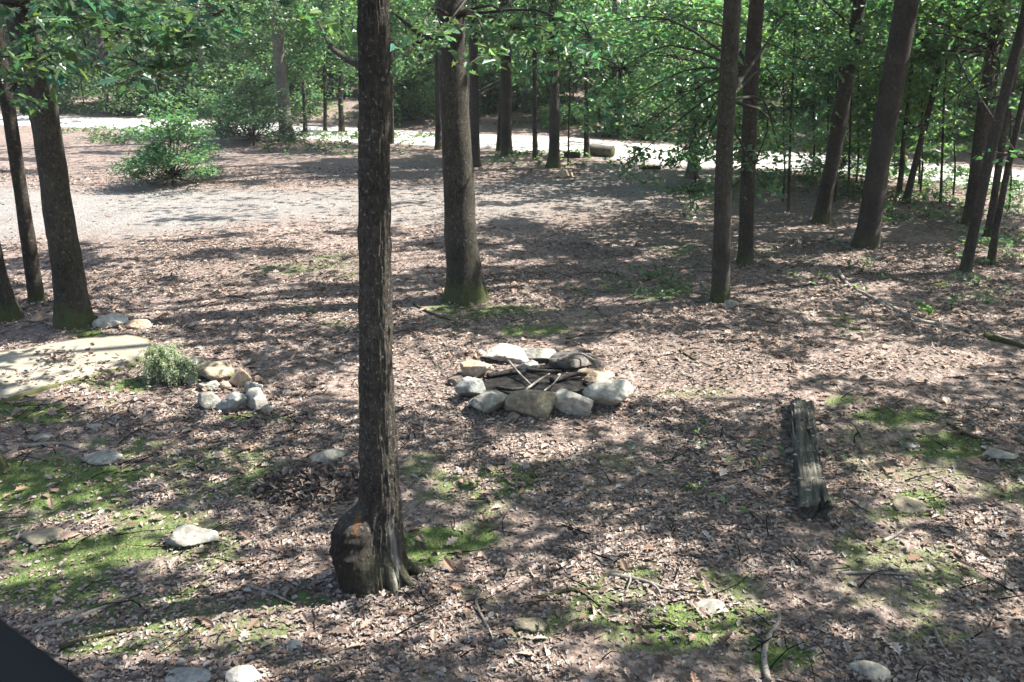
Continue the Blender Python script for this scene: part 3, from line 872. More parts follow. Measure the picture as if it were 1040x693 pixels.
# --- leafy branches that hang into the picture
OAK_SHADED = (.032, .070, .032)  # shade put into the colour: darker green for the hanging oak leaves
for px, py, rx, ry, y, n in ((60, 18, 60, 26, 8.2, 150), (130, 30, 50, 24, 8.0, 130), (190, 40, 40, 22, 8.4, 110), (30, 60, 45, 22, 7.4, 70), (90, 66, 45, 18, 8.8, 80), (150, 72, 30, 18, 8.3, 50), (20, 88, 34, 16, 7.0, 34), (220, 14, 50, 18, 9.5, 90), (155, 85, 16, 12, 7.6, 14)):
    big_left.spray(px, py, y, rx, ry, .7, n, .15, 'oak', 3.4, OAK_SHADED, sub=7)
for px, py, rx, ry, y, n in ((425, 45, 35, 14, 9.0, 60), (520, 30, 50, 22, 9.4, 150), (560, 55, 40, 16, 9.8, 90), (600, 40, 36, 22, 10, 80), (500, 60, 30, 10, 8.8, 36), (450, 30, 30, 10, 8.8, 30)):
    mid.spray(px, py, y, rx, ry, .8, n, .13, 'oak', 3.3, (.055, .11, .045), sub=7)
mid.limb(2.9, Pd(398, 12, mid.b[1]), .045, .02)
fore.limb(2.98, Pd(322, 20, fore.b[1]+.6), .022, -.05)
fore.spray(318, 20, fore.b[1]+.6, 22, 14, .3, 26, .10, 'oak', None, (.05, .1, .03))
for px, py, rx, ry, y, n in ((690, 95, 45, 22, 15, 170), (650, 130, 40, 16, 15, 200), (700, 150, 40, 20, 15, 220), (640, 165, 26, 12, 14.5, 110), (610, 120, 30, 16, 16, 110), (690, 60, 50, 26, 15.5, 150), (630, 70, 40, 26, 16, 130), (700, 195, 26, 14, 14.6, 120), (720, 120, 24, 30, 15, 100), (600, 25, 40, 20, 16, 100), (680, 20, 50, 20, 15, 120)):
    pair_b.spray(px, py, y, rx, ry, .9, int(n*1.5), .085, 'hex', 2.6, (.045, .105, .04), sub=12, wr=.7)
for px, py, rx, ry, y, n in ((768, 165, 22, 14, 12.6, 70), (790, 150, 20, 10, 13.5, 50), (775, 190, 14, 8, 12.4, 30), (800, 110, 30, 22, 15, 120), (815, 60, 36, 26, 15, 170), (790, 20, 36, 20, 14, 130), (745, 190, 20, 10, 13, 40)):
    pair_a.spray(px, py, y, rx, ry, .6, int(n*1.4), .085, 'hex', 2.4, (.05, .11, .045), sub=7, wr=.7)
for px, py, rx, ry, y, n in ((930, 130, 24, 8, 14, 60), (950, 60, 40, 26, 17, 220), (900, 40, 24, 30, 17, 120), (975, 95, 26, 22, 17, 150), (1020, 40, 26, 30, 15, 150), (1010, 100, 26, 14, 14, 80), (1035, 160, 22, 8, 10.5, 30), (1000, 15, 40, 16, 14, 120), (850, 90, 24, 20, 18, 120)):
    r_big.spray(px, py, y, rx, ry, .8, int(n*1.4), .085, 'hex', 2.8, (.055, .12, .04), sub=9, wr=.65)
r_big.limb(3.0, Pd(940, 22, r_big.b[1]), .05, .05)

# middle-distance trees get crowns low enough to reach the top of the picture
for t, z0, rad, n in ((mid_a, 3.2, 2.6, 26), (mid_b, 2.8, 3.0, 30), (mid_c, 2.6, 2.0, 18), (mid_d, 2.4, 2.2, 22), (mid_e, 3, 2.2, 18), (mid_f, 2.4, 2.2, 20), (mid_g, 2.0, 2.2, 22), (left_a, 2.4, 3.0, 30), (left_b, 1.6, 2.2, 26), (left_c, 1.2, 1.8, 22), (left_d, 1.2, 1.8, 20), (fork, 2.6, 2.2, 26), (fork_b, 1.9, 1.6, 16), (bent, 2.6, 2.4, 24), (r_mid, 2.8, 1.8, 14), (r_thin, 3, 1.6, 10)):
    t.crown(z0, min(z0+6, t.path[-1][2]), rad, int(n*1.5), 260, .115, tuple(np.array((.05, .105, .035))*random.uniform(.8, 1.25)))

# the woodland beyond the road and along it
BG = []
tries = 0
while len(BG) < 110 and tries < 6000:
    tries += 1
    y = R.uniform(16, 62); x = R.uniform(-.66, .66)*y
    d, s = pl_dist(np.array(x), np.array(y), ROAD)
    d, s = float(d), float(s)
    px = 520+x/y*F
    if s <= 0 and (px < 690 or d > 6 or y < 15): continue
    if d < ROAD_HALF+.9: continue
    if any(math.hypot(x-a, y-b) < 1.5+.02*y for a, b in BG): continue
    BG.append((x, y))
for i, (x, y) in enumerate(BG):
    b = np.array([x, y, float(height(x, y))])
    small = R.random() < .5
    h = R.uniform(5, 8) if small else R.uniform(10, 15)
    r = R.uniform(.03, .06) if small else R.uniform(.09, .19)
    lx, ly = R.normal(0, .5, 2)
    t = Tree('woodland_tree', 'young bushy tree in the woodland beside and beyond the road' if small else 'tall slim tree in the shaded woodland beside and beyond the road', None, h, ('dark', 'pine', 'grey', 'dark')[i % 4],
             'woodland trees along the gravel road', 'tree', wpath=([b-[0, 0, .12], b+[lx*.2, ly*.2, h*.3], b+[lx*.6, ly*.6, h*.65], b+[lx, ly, h]], [r, r*.8, r*.5, .015]), nseg=9, canopy=False)
    base = np.array((.052, .108, .036))*R.uniform(.7, 1.35)*np.array([R.uniform(.85, 1.35), 1, R.uniform(.7, 1.3)])
    if small:
        t.crown(R.uniform(.25, .8), h, R.uniform(1.6, 2.6), 44, int(170*max(1, 34/y)), .075+.0028*y, base, wr=.7)
    else:
        t.crown(R.uniform(1.0, 2.6), min(h, 7.5), R.uniform(2.2, 3.4), 44, int(190*max(1, 34/y)), .08+.0028*y, base, wr=.7)

# low undergrowth bushes on the bank beyond the road
k_ = 0
while k_ < 64:
    y = R.uniform(24, 48); x = (R.uniform(-.66, -.1) if k_ % 2 else R.uniform(-.3, .64))*y
    d, s = pl_dist(np.array(x), np.array(y), ROAD)
    if float(s) <= 0 or float(d) < ROAD_HALF+1.0 or float(d) > 15: continue
    k_ += 1
    b = np.array([x, y, float(height(x, y))]); h = R.uniform(1.0, 2.4)
    t = Tree('bush', 'leafy low bush in the undergrowth on the far bank beyond the road', None, h, 'dark', 'undergrowth bushes beyond the road', 'bush', wpath=([b-[0, 0, .12], b+[0, .02, h*.4], b+[.05, 0, h*.8], b+[.03, 0, h]], [.03, .025, .02, .006]), nseg=7, canopy=False)
    t.crown(.05, h, R.uniform(.9, 1.9), 24, 130, .14, np.array((.055, .105, .04))*R.uniform(.6, 1.4), wr=.65, filt=.6)

# shrubs
SHRUBS = []
for px, py, w_, h_, n, base, lab in ((176, 189, 1.0, 1.85, 50, (.065, .135, .055), 'light green leafy bush alone on the sunlit left driveway edge'), (258, 148, 1.3, 2.0, 40, (.028, .060, .028), 'dark green rounded shrub left of the pale grey trunk'), (225, 133, 1.2, 1.6, 30, (.045, .10, .04), 'mid green shrub behind the light green bush'), (120, 118, 1.8, 2.2, 40, (.075, .13, .045), 'yellowish sunlit bush beyond the road at left'), (420, 118, 1.8, 1.6, 34, (.08, .14, .05), 'bright sunlit bush beyond the road, right of the foreground oak'), (650, 132, 1.6, 1.1, 26, (.05, .10, .045), 'low green bush across the road behind the hanging branch'), (580, 128, 1.2, .8, 20, (.045, .095, .04), 'low bush across the road behind the slim trunks'), (1003, 252, .28, .35, 5, (.07, .13, .07), 'small pale leafed plant at the foot of the right trunks'), (938, 323, .12, .16, 3, (.09, .16, .03), 'single tiny bright green plant on the leaves at right')):
    b = G(px, py)
    t = Tree('shrub', lab, None, h_, 'dark', None, 'shrub', wpath=([b-[0, 0, .12], b+[.02, 0, h_*.3], b+[.05, .02, h_*.6], b+[.04, 0, h_*.95]], [.03*w_, .02*w_, .015*w_, .004]), nseg=8, canopy=False, flare=.2)
    for i in range(n):
        a = R.random()*6.283; el = R.uniform(.06, 1); rr = w_*math.sqrt(R.random())*math.sqrt(max(.05, 1-(el-.35)**2*1.8))*(.7+.5*math.sin(a*2+px)**2)*R.uniform(.75, 1.2); el *= .78+.3*math.cos(a*1.5+py)**2
        c = b+np.array([rr*math.cos(a), rr*math.sin(a), h_*el*(.95-.25*(rr/w_))+.05])
        t.limbs.append(([b+[0, 0, h_*.1], b*.4+c*.6+[0, 0, -.05*h_], c], [.012*w_, .007*w_, .002]))
        m = int(R.uniform(40, 150)) if w_ > .5 else 24
        P = c+R.normal(0, 1, (m, 3)).clip(-1.8, 1.8)*np.array([.20, .20, .075])*w_*.9
        P = P[keep_by_sun(P, .5)]; m = len(P)
        N, T = frames(m, tilt=.45, droop=.25); sz = .085 if w_ > .5 else .06
        L = R.uniform(.7, 1.3, m)*sz
        t.leaves.add(P, N, T, L, L*R.uniform(.4, .6, m), green(m, base, .22), 'hex')

# --- the foreground oak in detail: ridged bark, root flare, burl, stain
fb = fore.b


def fore_hires(t):
    t.add(fore.path[:-2], fore.rad[:-2]*.87, 140, 520, wob=.06, seed=11, ridge=.12, flare=.62, upright=True, fr=(9, 3.2))
    V = t.V[0]; q = V-fb
    rr = np.hypot(q[:, 0], q[:, 1])+1e-6
    an_ = np.arctan2(q[:, 1], q[:, 0])-math.radians(213)
    an_ = (an_+math.pi) % (2*math.pi)-math.pi
    push = .135*np.exp(-(an_/.85)**4)*sstep(.53, .40, q[:, 2])*(.45+.55*sstep(-.05, .25, q[:, 2]))
    push = push*(.65+.75*fbm(V[:, 0]*13, V[:, 1]*13, V[:, 2]*9, s=61, o=3))
    V[:, 0] += q[:, 0]/rr*push; V[:, 1] += q[:, 1]/rr*push
    t.add(fore.path[-3:], fore.rad[-3:]*.85, 20, 20, upright=True)
    for a, L, r in ((.10, .34, .030), (-.45, .30, .028), (-.95, .25, .03)):
        d = np.array([math.cos(a), math.sin(a), 0])
        t.add([fb+d*.08+[0, 0, .42], fb+d*.125+[0, 0, .20], fb+d*.19+[0, 0, .06], fb+d*L+[0, 0, -.03]], [r*.4, r*.8, r, r*.4], 20, 40, wob=.25, seed=int(a*10+40), ridge=.18, fr=(4, 2))


fore.hires = fore_hires


def fore_stain(V):
    c = np.zeros((len(V), 4))
    px, py = to_px(V)
    q = V-fb
    front = q[:, 1] < .04
    n = fbm(V[:, 0]*30, V[:, 1]*30, V[:, 2]*22, s=5)
    # an orange smear, a tall bare scar and soot: marks the tree itself has, laid out round its own axis
    w = np.hypot((q[:, 0]+.075)/.032, (q[:, 2]-.44)/.07)
    o = (1-sstep(.6, 1.2, w+(n-.5)))*front
    c[:, :3] = (.16, .070, .026); c[:, 3] = o*.6*sstep(.25, .6, n)
    w = np.hypot((q[:, 0]-.11-.10*np.clip(.35-q[:, 2], 0, 1))/.018, (q[:, 2]-.25)/.24)
    o2 = (1-sstep(.6, 1.2, w+(n-.5)*.9))*front
    an_ = np.arctan2(q[:, 1], q[:, 0])-math.radians(213); an_ = (an_+math.pi) % (2*math.pi)-math.pi
    soot = np.exp(-(an_/.75)**4)*sstep(.46, .36, q[:, 2]+.10*(n-.5))*.85
    kk = soot > c[:, 3]
    c[kk, :3] = (.016, .013, .011); c[kk, 3] = soot[kk]
    k = o2 > c[:, 3]
    c[k, :3] = (.26, .255, .25); c[k, 3] = o2[k]*.45
    return c


fore.stain = fore_stain

for t in TREES:
    t.root = t.build()

# burl on the foreground oak
def blob(name, centre, radii, mat, parent=None, seed=0, sub=5, planes=0, amp=.1, freq=3.0, stain=None, rot=0.0, base=None, taper=0.0):
    import bmesh
    bm = bmesh.new(); bmesh.ops.create_icosphere(bm, subdivisions=sub, radius=1)
    V = np.array([v.co[:] for v in bm.verts]); Fc = np.array([[v.index for v in f.verts] for f in bm.faces]); bm.free()
    rg = np.random.default_rng(seed)
    d = V/np.linalg.norm(V, axis=1)[:, None]
    r = np.ones(len(d))
    if planes:
        Nn = rg.normal(0, 1, (planes, 3)); Nn /= np.linalg.norm(Nn, axis=1)[:, None]
        off_ = rg.uniform(.55, .92, planes)
        q = off_[None]/np.maximum(d@Nn.T, 1e-3)
        r = np.minimum(1.15, -np.log(np.exp(-45*np.minimum(q, 3)).sum(1)+math.exp(-45*1.15))/45)
    r = r*(1+amp*(fbm(d[:, 0]*freq+seed, d[:, 1]*freq, d[:, 2]*freq, s=seed, o=4)-.5)*2+amp*.55*(fbm(d[:, 0]*9+seed, d[:, 1]*9, d[:, 2]*9, s=seed+1, o=3)-.5)*2)
    V = d*r[:, None]*np.array(radii)
    if taper:
        k_ = (1-taper)+taper*np.clip((V[:, 2:3]/radii[2]+1)/1.5, 0, 1); V[:, :2] *= k_
    c, s = math.cos(rot), math.sin(rot)
    V = np.stack([V[:, 0]*c-V[:, 1]*s, V[:, 0]*s+V[:, 1]*c, V[:, 2]], 1)
    at = [('stain', 'FLOAT_COLOR', np.tile([0, 0, 0, 0.], (len(V), 1)) if stain is None else stain(V))]
    o = np_mesh(name, V, Fc.ravel(), np.arange(len(Fc))*3, mat, parent, at, True)
    o.location = centre
    return o


def burl_stain(V):
    n = fbm(V[:, 0]*28, V[:, 1]*28, V[:, 2]*22, s=5)
    w = np.hypot((V[:, 0]-.06)/.03, (V[:, 2]-.17)/.06)
    c = np.zeros((len(V), 4)); c[:, :3] = (.13, .058, .022); c[:, 3] = (1-sstep(.4, 1.2, w+(n-.5)*1.6))*.5
    return c


burl = blob('burl', (-.135, -.085, .24), (.125, .11, .20), M['oak_dark'], fore.root, 37, 6, 7, .20, 3.4, stain=burl_stain, taper=.25)
burl['label'] = 'black charred burl bulging from the left of the trunk foot'

# ------------------------------------------------------------------ stones
def drift(x, y, rx, ry, n, z0=.004, z1=.035, spread=.22, dark=1.0, l=(.02, .055)):
    """leaves blown up against the foot of something"""
    a = R.random(n)*6.283; k = 1+np.abs(R.normal(0, spread, n))
    px_, py_ = x+rx*k*np.cos(a), y+ry*k*np.sin(a)
    P = np.stack([px_, py_, height(px_, py_)+z0+R.random(n)*z1*np.exp(-(k-1)*4)], 1)
    N, T = frames(n, tilt=.45, droop=0); L = R.uniform(*l, n)
    lv.add(P, N, T, L, L*R.uniform(.4, .75, n), np.clip(PAL[R.integers(0, len(PAL), n)]*dark*np.exp(R.normal(0, .18, (n, 1))), .01, .6), 'hex')


q = scatter(5200, 2.7, 13)
ms = moss_at(q[:, 0], q[:, 1]); q = q[fbm(q[:, 0]*.9, q[:, 1]*.9, s=87) > .42]; n = len(q)
P = np.stack([q[:, 0], q[:, 1], height(q[:, 0], q[:, 1])+.010+R.random(n)*.012], 1)
N, T = frames(n, tilt=.3, droop=0); L = R.uniform(.06, .12, n)
lv.add(P, N, T, L, L*R.uniform(.5, .75, n), np.clip(PAL[R.integers(0, len(PAL), n)]*np.array([1.0, .93, .86])*np.exp(R.normal(-.08, .25, (n, 1))), .01, .6), 'oak')
pile = G(318, 494)
n = 1500
a = R.random(n)*6.283; r_ = np.sqrt(R.random(n))
x, y = pile[0]+.42*r_*np.cos(a), pile[1]+.32*r_*np.sin(a)
P = np.stack([x, y, height(x, y)+.005+.09*(1-r_**2)*R.uniform(.6, 1, n)], 1)
N, T = frames(n, tilt=.5, droop=0); L = R.uniform(.03, .07, n)
lv.add(P, N, T, L, L*R.uniform(.4, .7, n), np.clip(PAL[R.integers(0, len(PAL), n)]*.62*np.exp(R.normal(0, .2, (n, 1))), .01, .6), 'curl')
for x_, y_, rx_ in ((fb[0], fb[1], .19), (fb[0]-.12, fb[1]-.06, .17)):
    drift(x_, y_, rx_, rx_*.9, 120, spread=.2)
for t in (mid, big_left, thin_left, edge_left, pair_a, pair_b, bent, pine):
    drift(t.b[0], t.b[1], t.rad[0]*1.25, t.rad[0]*1.25, 90, spread=.2)
def stone(px, py, wpx, hpx, mat, label, seed, group=None, dz=.3, rot=None, depth=.8, planes=11, kind='stone', sub=4):
    """a stone whose foot shows at (px, py), wpx wide and hpx high in the photo"""
    g = G(px, py)
    dep = (g-CAM)@FWD
    w = wpx*dep/F*(1.08 if group == GR else 1); h = hpx*dep/F
    drift(g[0], g[1]+w*.5*depth*.6, w*.5, w*.5*depth, int(18+60*w))
    rz = h*.62; ry = w*.5*depth
    c = g+np.array([0, ry*.6, rz*(1-dz)])
    o = blob(kind, c, (w*.5*1.06, ry, rz), M[mat], None, seed, 5, planes, .085, 2.2, rot=random.uniform(-.3, .3) if rot is None else rot)
    return tag(o, label, 'stone', group)


GR = 'stones of the fire ring'
stone(513, 369, 56, 11, 'rock_pale', 'long sunlit white stone at the back left of the fire ring', 101, GR, rot=.15)
stone(548, 368, 38, 11, 'rock_grey', 'flat grey green stone at the back middle of the fire ring', 102, GR)
stone(583, 376, 40, 14, 'rock_burnt', 'soot blackened stone at the back right of the fire ring', 103, GR)
stone(608, 389, 34, 11, 'rock_tan', 'rusty tan flat stone on the right of the fire ring', 104, GR, rot=-.5)
stone(617, 416, 44, 29, 'rock_pale', 'large rounded pale stone with dark patch, right end of fire ring', 105, GR, planes=14)
stone(584, 423, 43, 23, 'rock_pale', 'smooth oval pale stone at the front right of fire ring', 106, GR, planes=6)
stone(543, 426, 48, 25, 'rock_moss', 'brown mossy blocky stone at the front middle of fire ring', 107, GR, planes=9)
stone(497, 421, 42, 22, 'rock_grey', 'pointed grey brown stone at the front left of fire ring', 108, GR, planes=9)
stone(477, 406, 25, 25, 'rock_blue', 'blue grey upright stone on the left of the fire ring', 109, GR)
stone(483, 384, 28, 18, 'rock_tan', 'orange tan stone on the upper left of the fire ring', 110, GR)
stone(462, 392, 14, 10, 'rock_brown', 'small dark stone outside the left of the fire ring', 111)
stone(521, 428, 14, 7, 'rock_brown', 'small flat stone fallen in front of the fire ring', 112)
stone(537, 377, 20, 9, 'rock_pale', 'white broken stone lying inside the fire ring', 113)

GP = 'stones heaped beside the fern clump'
for i, (px, py, w, h, mt, lab) in enumerate(((200, 383, 30, 20, 'rock_pale', 'white sunlit stone right behind the fern clump'), (216, 387, 33, 17, 'rock_moss', 'olive angular stone in the middle of the heap'), (244, 394, 22, 20, 'rock_tan', 'tan square stone standing on the right of the heap'), (257, 401, 16, 13, 'rock_blue', 'small blue grey stone on the right of the heap'), (212, 397, 20, 9, 'rock_pale', 'flat white stone below the olive stone'), (228, 396, 12, 7, 'rock_tan', 'small tan stone in the middle of the heap'), (210, 415, 26, 13, 'rock_grey', 'low grey stone at the front left of the heap'), (233, 419, 30, 17, 'rock_blue', 'dark blue grey stone at the front of the heap'), (260, 416, 25, 19, 'rock_pale', 'bright white stone at the front right of the heap'), (272, 420, 12, 8, 'rock_grey', 'small grey stone at the far right of the heap'), (262, 390, 10, 7, 'rock_brown', 'small dark stone behind the tan square stone'), (192, 392, 12, 9, 'rock_grey', 'small grey stone at the foot of the fern clump'))):
    stone(px, py, w, h, mt, lab, 140+i, GP, planes=9)
for i, (px, py, w, h, mt, lab, pl) in enumerate(((191, 555, 46, 18, 'rock_grey', 'grey pyramid shaped stone in leaves left of the foreground oak', 7), (331, 470, 36, 10, 'rock_grey', 'flat grey green stone behind the foreground oak', 12), (744, 313, 18, 9, 'rock_grey', 'grey mossy stone at the foot of the brown trunk', 10), (246, 696, 32, 16, 'rock_pale', 'sunlit white stone at the bottom edge left of centre', 10), (190, 697, 40, 12, 'rock_blue', 'blue grey stone at the bottom edge', 9), (368, 581, 13, 7, 'rock_tan', 'small cream stone below the burl', 10), (34, 553, 46, 8, 'rock_moss', 'low stone sunk in moss at the left', 10), (40, 448, 24, 6, 'rock_grey', 'flat pale stone near the left edge above the moss', 10), (113, 333, 40, 11, 'rock_pale', 'long pale stone right of the thick left oak', 10), (140, 334, 26, 8, 'rock_tan', 'tan stone at the corner of the concrete slab', 9), (37, 327, 14, 8, 'rock_tan', 'small tan stone between the two left trunks', 9), (540, 640, 32, 9, 'rock_moss', 'flat brown stone in moss at the bottom middle', 8), (726, 622, 30, 6, 'rock_grey', 'flat grey stone at the bottom right of middle', 8), (886, 690, 34, 10, 'rock_grey', 'grey stone at the bottom right edge', 8), (930, 519, 36, 8, 'rock_moss', 'mossy stone at the sunlit patch right of the timber', 8), (1020, 468, 34, 7, 'rock_grey', 'flat grey stone near the right edge', 8), (926, 456, 16, 5, 'rock_grey', 'small round flat stone near moss at the right', 8), (100, 470, 34, 8, 'rock_grey', 'pale grey stone lying in moss at left', 8), (575, 181, 16, 9, 'rock_tan', 'sunlit tan rock below the mossy foot trunk', 8), (60, 690, 24, 8, 'rock_grey', 'small grey stone behind the dark railing', 8), (300, 660, 18, 7, 'rock_pale', 'small pale stone at the bottom left', 9), (810, 438, 9, 5, 'rock_pale', 'small pale stone left of the timber', 9), (92, 436, 16, 5, 'rock_grey', 'thin grey stone in front of the slab', 9))):
    stone(px, py, w, h, mt, lab, 200+i, None, planes=pl, dz=.58)


# ash bed and firewood in the ring
an = 48
V = [RING_C+np.array([0, 0, .03])]; Fq = []
for ri in range(1, 9):
    for a in range(an):
        t = a/an*6.283; r = ri/8
        x, y = RING_C[0]+.56*r*math.cos(t), RING_C[1]+.50*r*math.sin(t)
        V.append(np.array([x, y, float(height(x, y))+.012+.03*(1-r)+.03*(float(fbm(np.array(x*9), np.array(y*9), s=77))-.5)*(1-r**4)]))
tri = [(0, 1+a, 1+(a+1) % an) for a in range(an)]
qd = [(1+(ri-1)*an+a, 1+ri*an+a, 1+ri*an+(a+1) % an, 1+(ri-1)*an+(a+1) % an) for ri in range(1, 8) for a in range(an)]
ff = np.concatenate([np.array(tri).ravel(), np.array(qd).ravel()]); ss = np.concatenate([np.arange(an)*3, an*3+np.arange(len(qd))*4])
tag(np_mesh('ash_bed', np.array(V), ff, ss, M['ash'], None, [], True), 'grey black bed of ash and char inside the fire ring', 'ash bed')


def stick(pix, r, mat, label, lift=.012, name='fallen_stick', cat='stick', group=None, ends=None, fork=None):
    pts = [G(a, b)+np.array([0, 0, lift+(z if len(q) else 0)]) for a, b, *q in pix for z in [(q[0] if q else 0)]]
    t = Tubes(); c = np.mean(pts, 0)
    rr = np.linspace(r, r*.45, len(pts))
    t.add([p-c for p in pts], rr, 9, 6*len(pts), wob=.15, seed=int(pix[0][0]))
    if fork:
        for (a, b), (a2, b2) in fork:
            p, q = G(a, b)+np.array([0, 0, lift]), G(a2, b2)+np.array([0, 0, lift+.02])
            t.add([p-c, (p+q)/2-c+np.array([.01, 0, .015]), q-c], [r*.5, r*.4, r*.2], 6, 8)
    o = t.build(name, M[mat], None, [('stain', 'FLOAT_COLOR', lambda V: np.zeros((len(V), 4)))])
    o.location = c
    return tag(o, label, cat, group)


stick([(513, 375, .12), (527, 388, .08), (541, 399, .05)], .014, 'stick', 'pale straight stick leaning across the fire ring')
stick([(533, 404, .06), (548, 396, .09), (558, 391, .10)], .012, 'stick', 'pale curved stick near the front of the fire ring')
stick([(552, 405, .06), (562, 400, .09), (569, 392, .10)], .009, 'stick', 'thin forked stick at right inside the fire ring')
stick([(566, 377, .10), (585, 374, .14), (600, 379, .14), (612, 385, .1)], .014, 'stick', 'long brown stick resting over the back stones of the fire ring')
stick([(560, 393, .05), (580, 388, .06), (596, 386, .05)], .032, 'char', 'thickest charred log, right of centre inside the fire ring', name='charred_log', cat='log')
stick([(495, 386, .03), (515, 384, .04), (530, 383, .04)], .03, 'char', 'charred branch at left inside the fire ring', name='charred_log', cat='log')
stick([(535, 380, .03), (552, 382, .04), (570, 381, .03)], .024, 'char', 'charred log in front of the white broken stone in the ring', name='charred_log', cat='log')
stick([(505, 398, .03), (520, 402, .05), (534, 399, .04)], .022, 'char', 'short charred branch at the front left inside the fire ring', name='charred_log', cat='log')
stick([(566, 402, .03), (580, 404, .05), (592, 400, .03)], .022, 'char', 'short charred branch at the front right inside the fire ring', name='charred_log', cat='log')
stick([(434, 424), (431, 436), (433, 447)], .016, 'stick', 'short curved stick standing bright left of the fire ring')
stick([(780, 693), (776, 668), (781, 648), (791, 633), (790, 624)], .018, 'stick', 'bent grey branch at the bottom edge right of middle')
stick([(486, 602), (484, 615), (494, 636), (500, 648)], .012, 'stick', 'crooked twig on moss below the foreground oak')
stick([(852, 584), (890, 583), (930, 586)], .012, 'stick', 'long thin stick lying level below the timber', fork=[((885, 584), (893, 577))])
stick([(897, 551), (910, 545), (920, 537)], .013, 'stick', 'short pale stick below the mossy sunlit stone')
stick([(851, 276), (862, 291), (880, 300), (905, 315)], .03, 'stick', 'long fallen branch on the leaves right of middle', fork=[((862, 290), (850, 296))])
stick([(893, 306), (915, 318), (935, 327), (960, 331), (990, 338)], .035, 'stick', 'thick fallen limb sloping right behind the sunlit patch')
stick([(1000, 343), (1020, 348), (1045, 355)], .05, 'dark', 'dark rotten limb at the right edge', name='fallen_limb')
stick([(690, 357), (705, 366), (722, 373)], .012, 'dark', 'dark twig lying in sun right of the fire ring')
stick([(968, 435), (985, 444), (1012, 450)], .018, 'dark', 'dark stick beside moss at the right')
stick([(20, 455), (60, 452), (80, 457)], .02, 'stick', 'pale thin stick above the moss at left')
stick([(30, 640), (80, 628), (125, 610), (150, 600)], .016, 'stick', 'long grey stick on leaves in lower left')
stick([(60, 660), (100, 648), (140, 640)], .014, 'dark', 'dark stick behind the railing')
stick([(250, 596), (275, 604), (300, 616)], .012, 'stick', 'thin stick below the leaf pile left of the foreground oak')
stick([(540, 610), (575, 602), (610, 598)], .012, 'dark', 'dark twig on the sunlit moss bottom middle')
stick([(620, 585), (655, 592), (690, 606)], .016, 'stick', 'grey branch with side twigs in the sunlit moss', fork=[((640, 588), (636, 604)), ((660, 594), (672, 612))])
stick([(690, 540), (715, 548), (745, 560)], .010, 'stick', 'thin brown stick on shaded leaves below the timber')
stick([(948, 640), (955, 655), (962, 664)], .012, 'stick', 'short bent stick at the bottom right')
stick([(575, 345), (600, 340), (640, 338)], .010, 'dark', 'thin dark twig behind the fire ring')
stick([(420, 310), (440, 320), (470, 330)], .016, 'dark', 'dark root like stick below the stout mid oak')

# cut logs by the road
def cut_log(px, py, w, h, mat, label, yaw, L, seed):
    g = G(px, py); dep = (g-CAM)@FWD; r = h*dep/F/2
    root = empty('cut_log', g, label, 'log')
    d = np.array([math.cos(yaw), math.sin(yaw), 0])
    t = Tubes(); t.add([np.array([0, 0, r*.92])-d*L/2, np.array([0, 0, r*.95]), np.array([0, 0, r*.92])+d*L/2], [r, r*.96, r*.97], 22, 20, wob=.06, seed=seed, ridge=.04, cap=False)
    t.build('bark', M[mat], root, [('stain', 'FLOAT_COLOR', lambda V: np.zeros((len(V), 4)))])
    e = Tubes()
    for s in (-1, 1):
        e.add([np.array([0, 0, r*.92])+s*d*(L/2-.004), np.array([0, 0, r*.92])+s*d*(L/2+.004)], [r*.97, r*.95], 22, 2)
    e.build('cut_end', M['rail'] if mat == 'dark' else M['midoak'], root, [('stain', 'FLOAT_COLOR', lambda V: np.zeros((len(V), 4)))])


cut_log(611, 159, 18, 12, 'grey', 'thick grey cut log lying at the edge of the bright road', -.5, .62, 5)
cut_log(581, 160, 11, 6, 'dark', 'small dark cut log left of the thick grey log', -.3, .4, 9)
cut_log(660, 172, 11, 4, 'dark', 'thin dark log on the path below the hanging branch', -.1, .5, 13)

# ------------------------------------------------------------------ concrete slab
corner = [(-150, 372), (-60, 369), (0, 363), (40, 355), (80, 347), (130, 343), (152, 347), (157, 355), (150, 366), (120, 378), (60, 393), (0, 411), (-60, 428), (-150, 450)]
pts = np.array([G(a, b)[:2] for a, b in corner])
def densify(p, k=10):
    out = []
    for i in range(len(p)):
        a, b = p[i], p[(i+1) % len(p)]
        for t in np.arange(k)/k: out.append(a*(1-t)+b*t)
    return np.array(out)
oc = densify(pts); oc = oc+.05*(np.stack([fbm(oc[:, 0]*3, oc[:, 1]*3, s=91), fbm(oc[:, 0]*3, oc[:, 1]*3, s=92)], 1)-.5)
cen = oc.mean(0); n = len(oc); V = []; E = []
top = .055
rings = [(1.0, -.06, 1), (1.0, top-.018, 1), (.992, top, .9), (.96, top, .35), (.9, top, .1), (.7, top, 0), (.4, top, 0), (.1, top, 0)]
for s, z, e in rings:
    p = cen+(oc-cen)*s
    V.append(np.stack([p[:, 0], p[:, 1], np.full(n, z)+.006*(fbm(p[:, 0], p[:, 1], s=95)-.5)], 1)); E.append(np.full(n, e))
V.append(np.array([[cen[0], cen[1], top]])); E.append([0])
V = np.concatenate(V); E = np.concatenate(E)
q = []
for r in range(len(rings)-1):
    for a in range(n):
        b = (a+1) % n; q.append((r*n+a, (r+1)*n+a, (r+1)*n+b, r*n+b))
tr = [((len(rings)-1)*n+a, len(rings)*n, (len(rings)-1)*n+(a+1) % n) for a in range(n)]
off0 = np.array([cen[0], cen[1], 0])
sl = np_mesh('concrete_slab', V-off0, np.concatenate([np.array(q).ravel(), np.array(tr).ravel()]), np.concatenate([np.arange(len(q))*4, len(q)*4+np.arange(len(tr))*3]), M['slab'], None, [('edge', 'FLOAT', E)], False)
sl.location = off0
tag(sl, 'flat weathered concrete slab with mossy edges at the left', 'slab')
lp = Leaves()
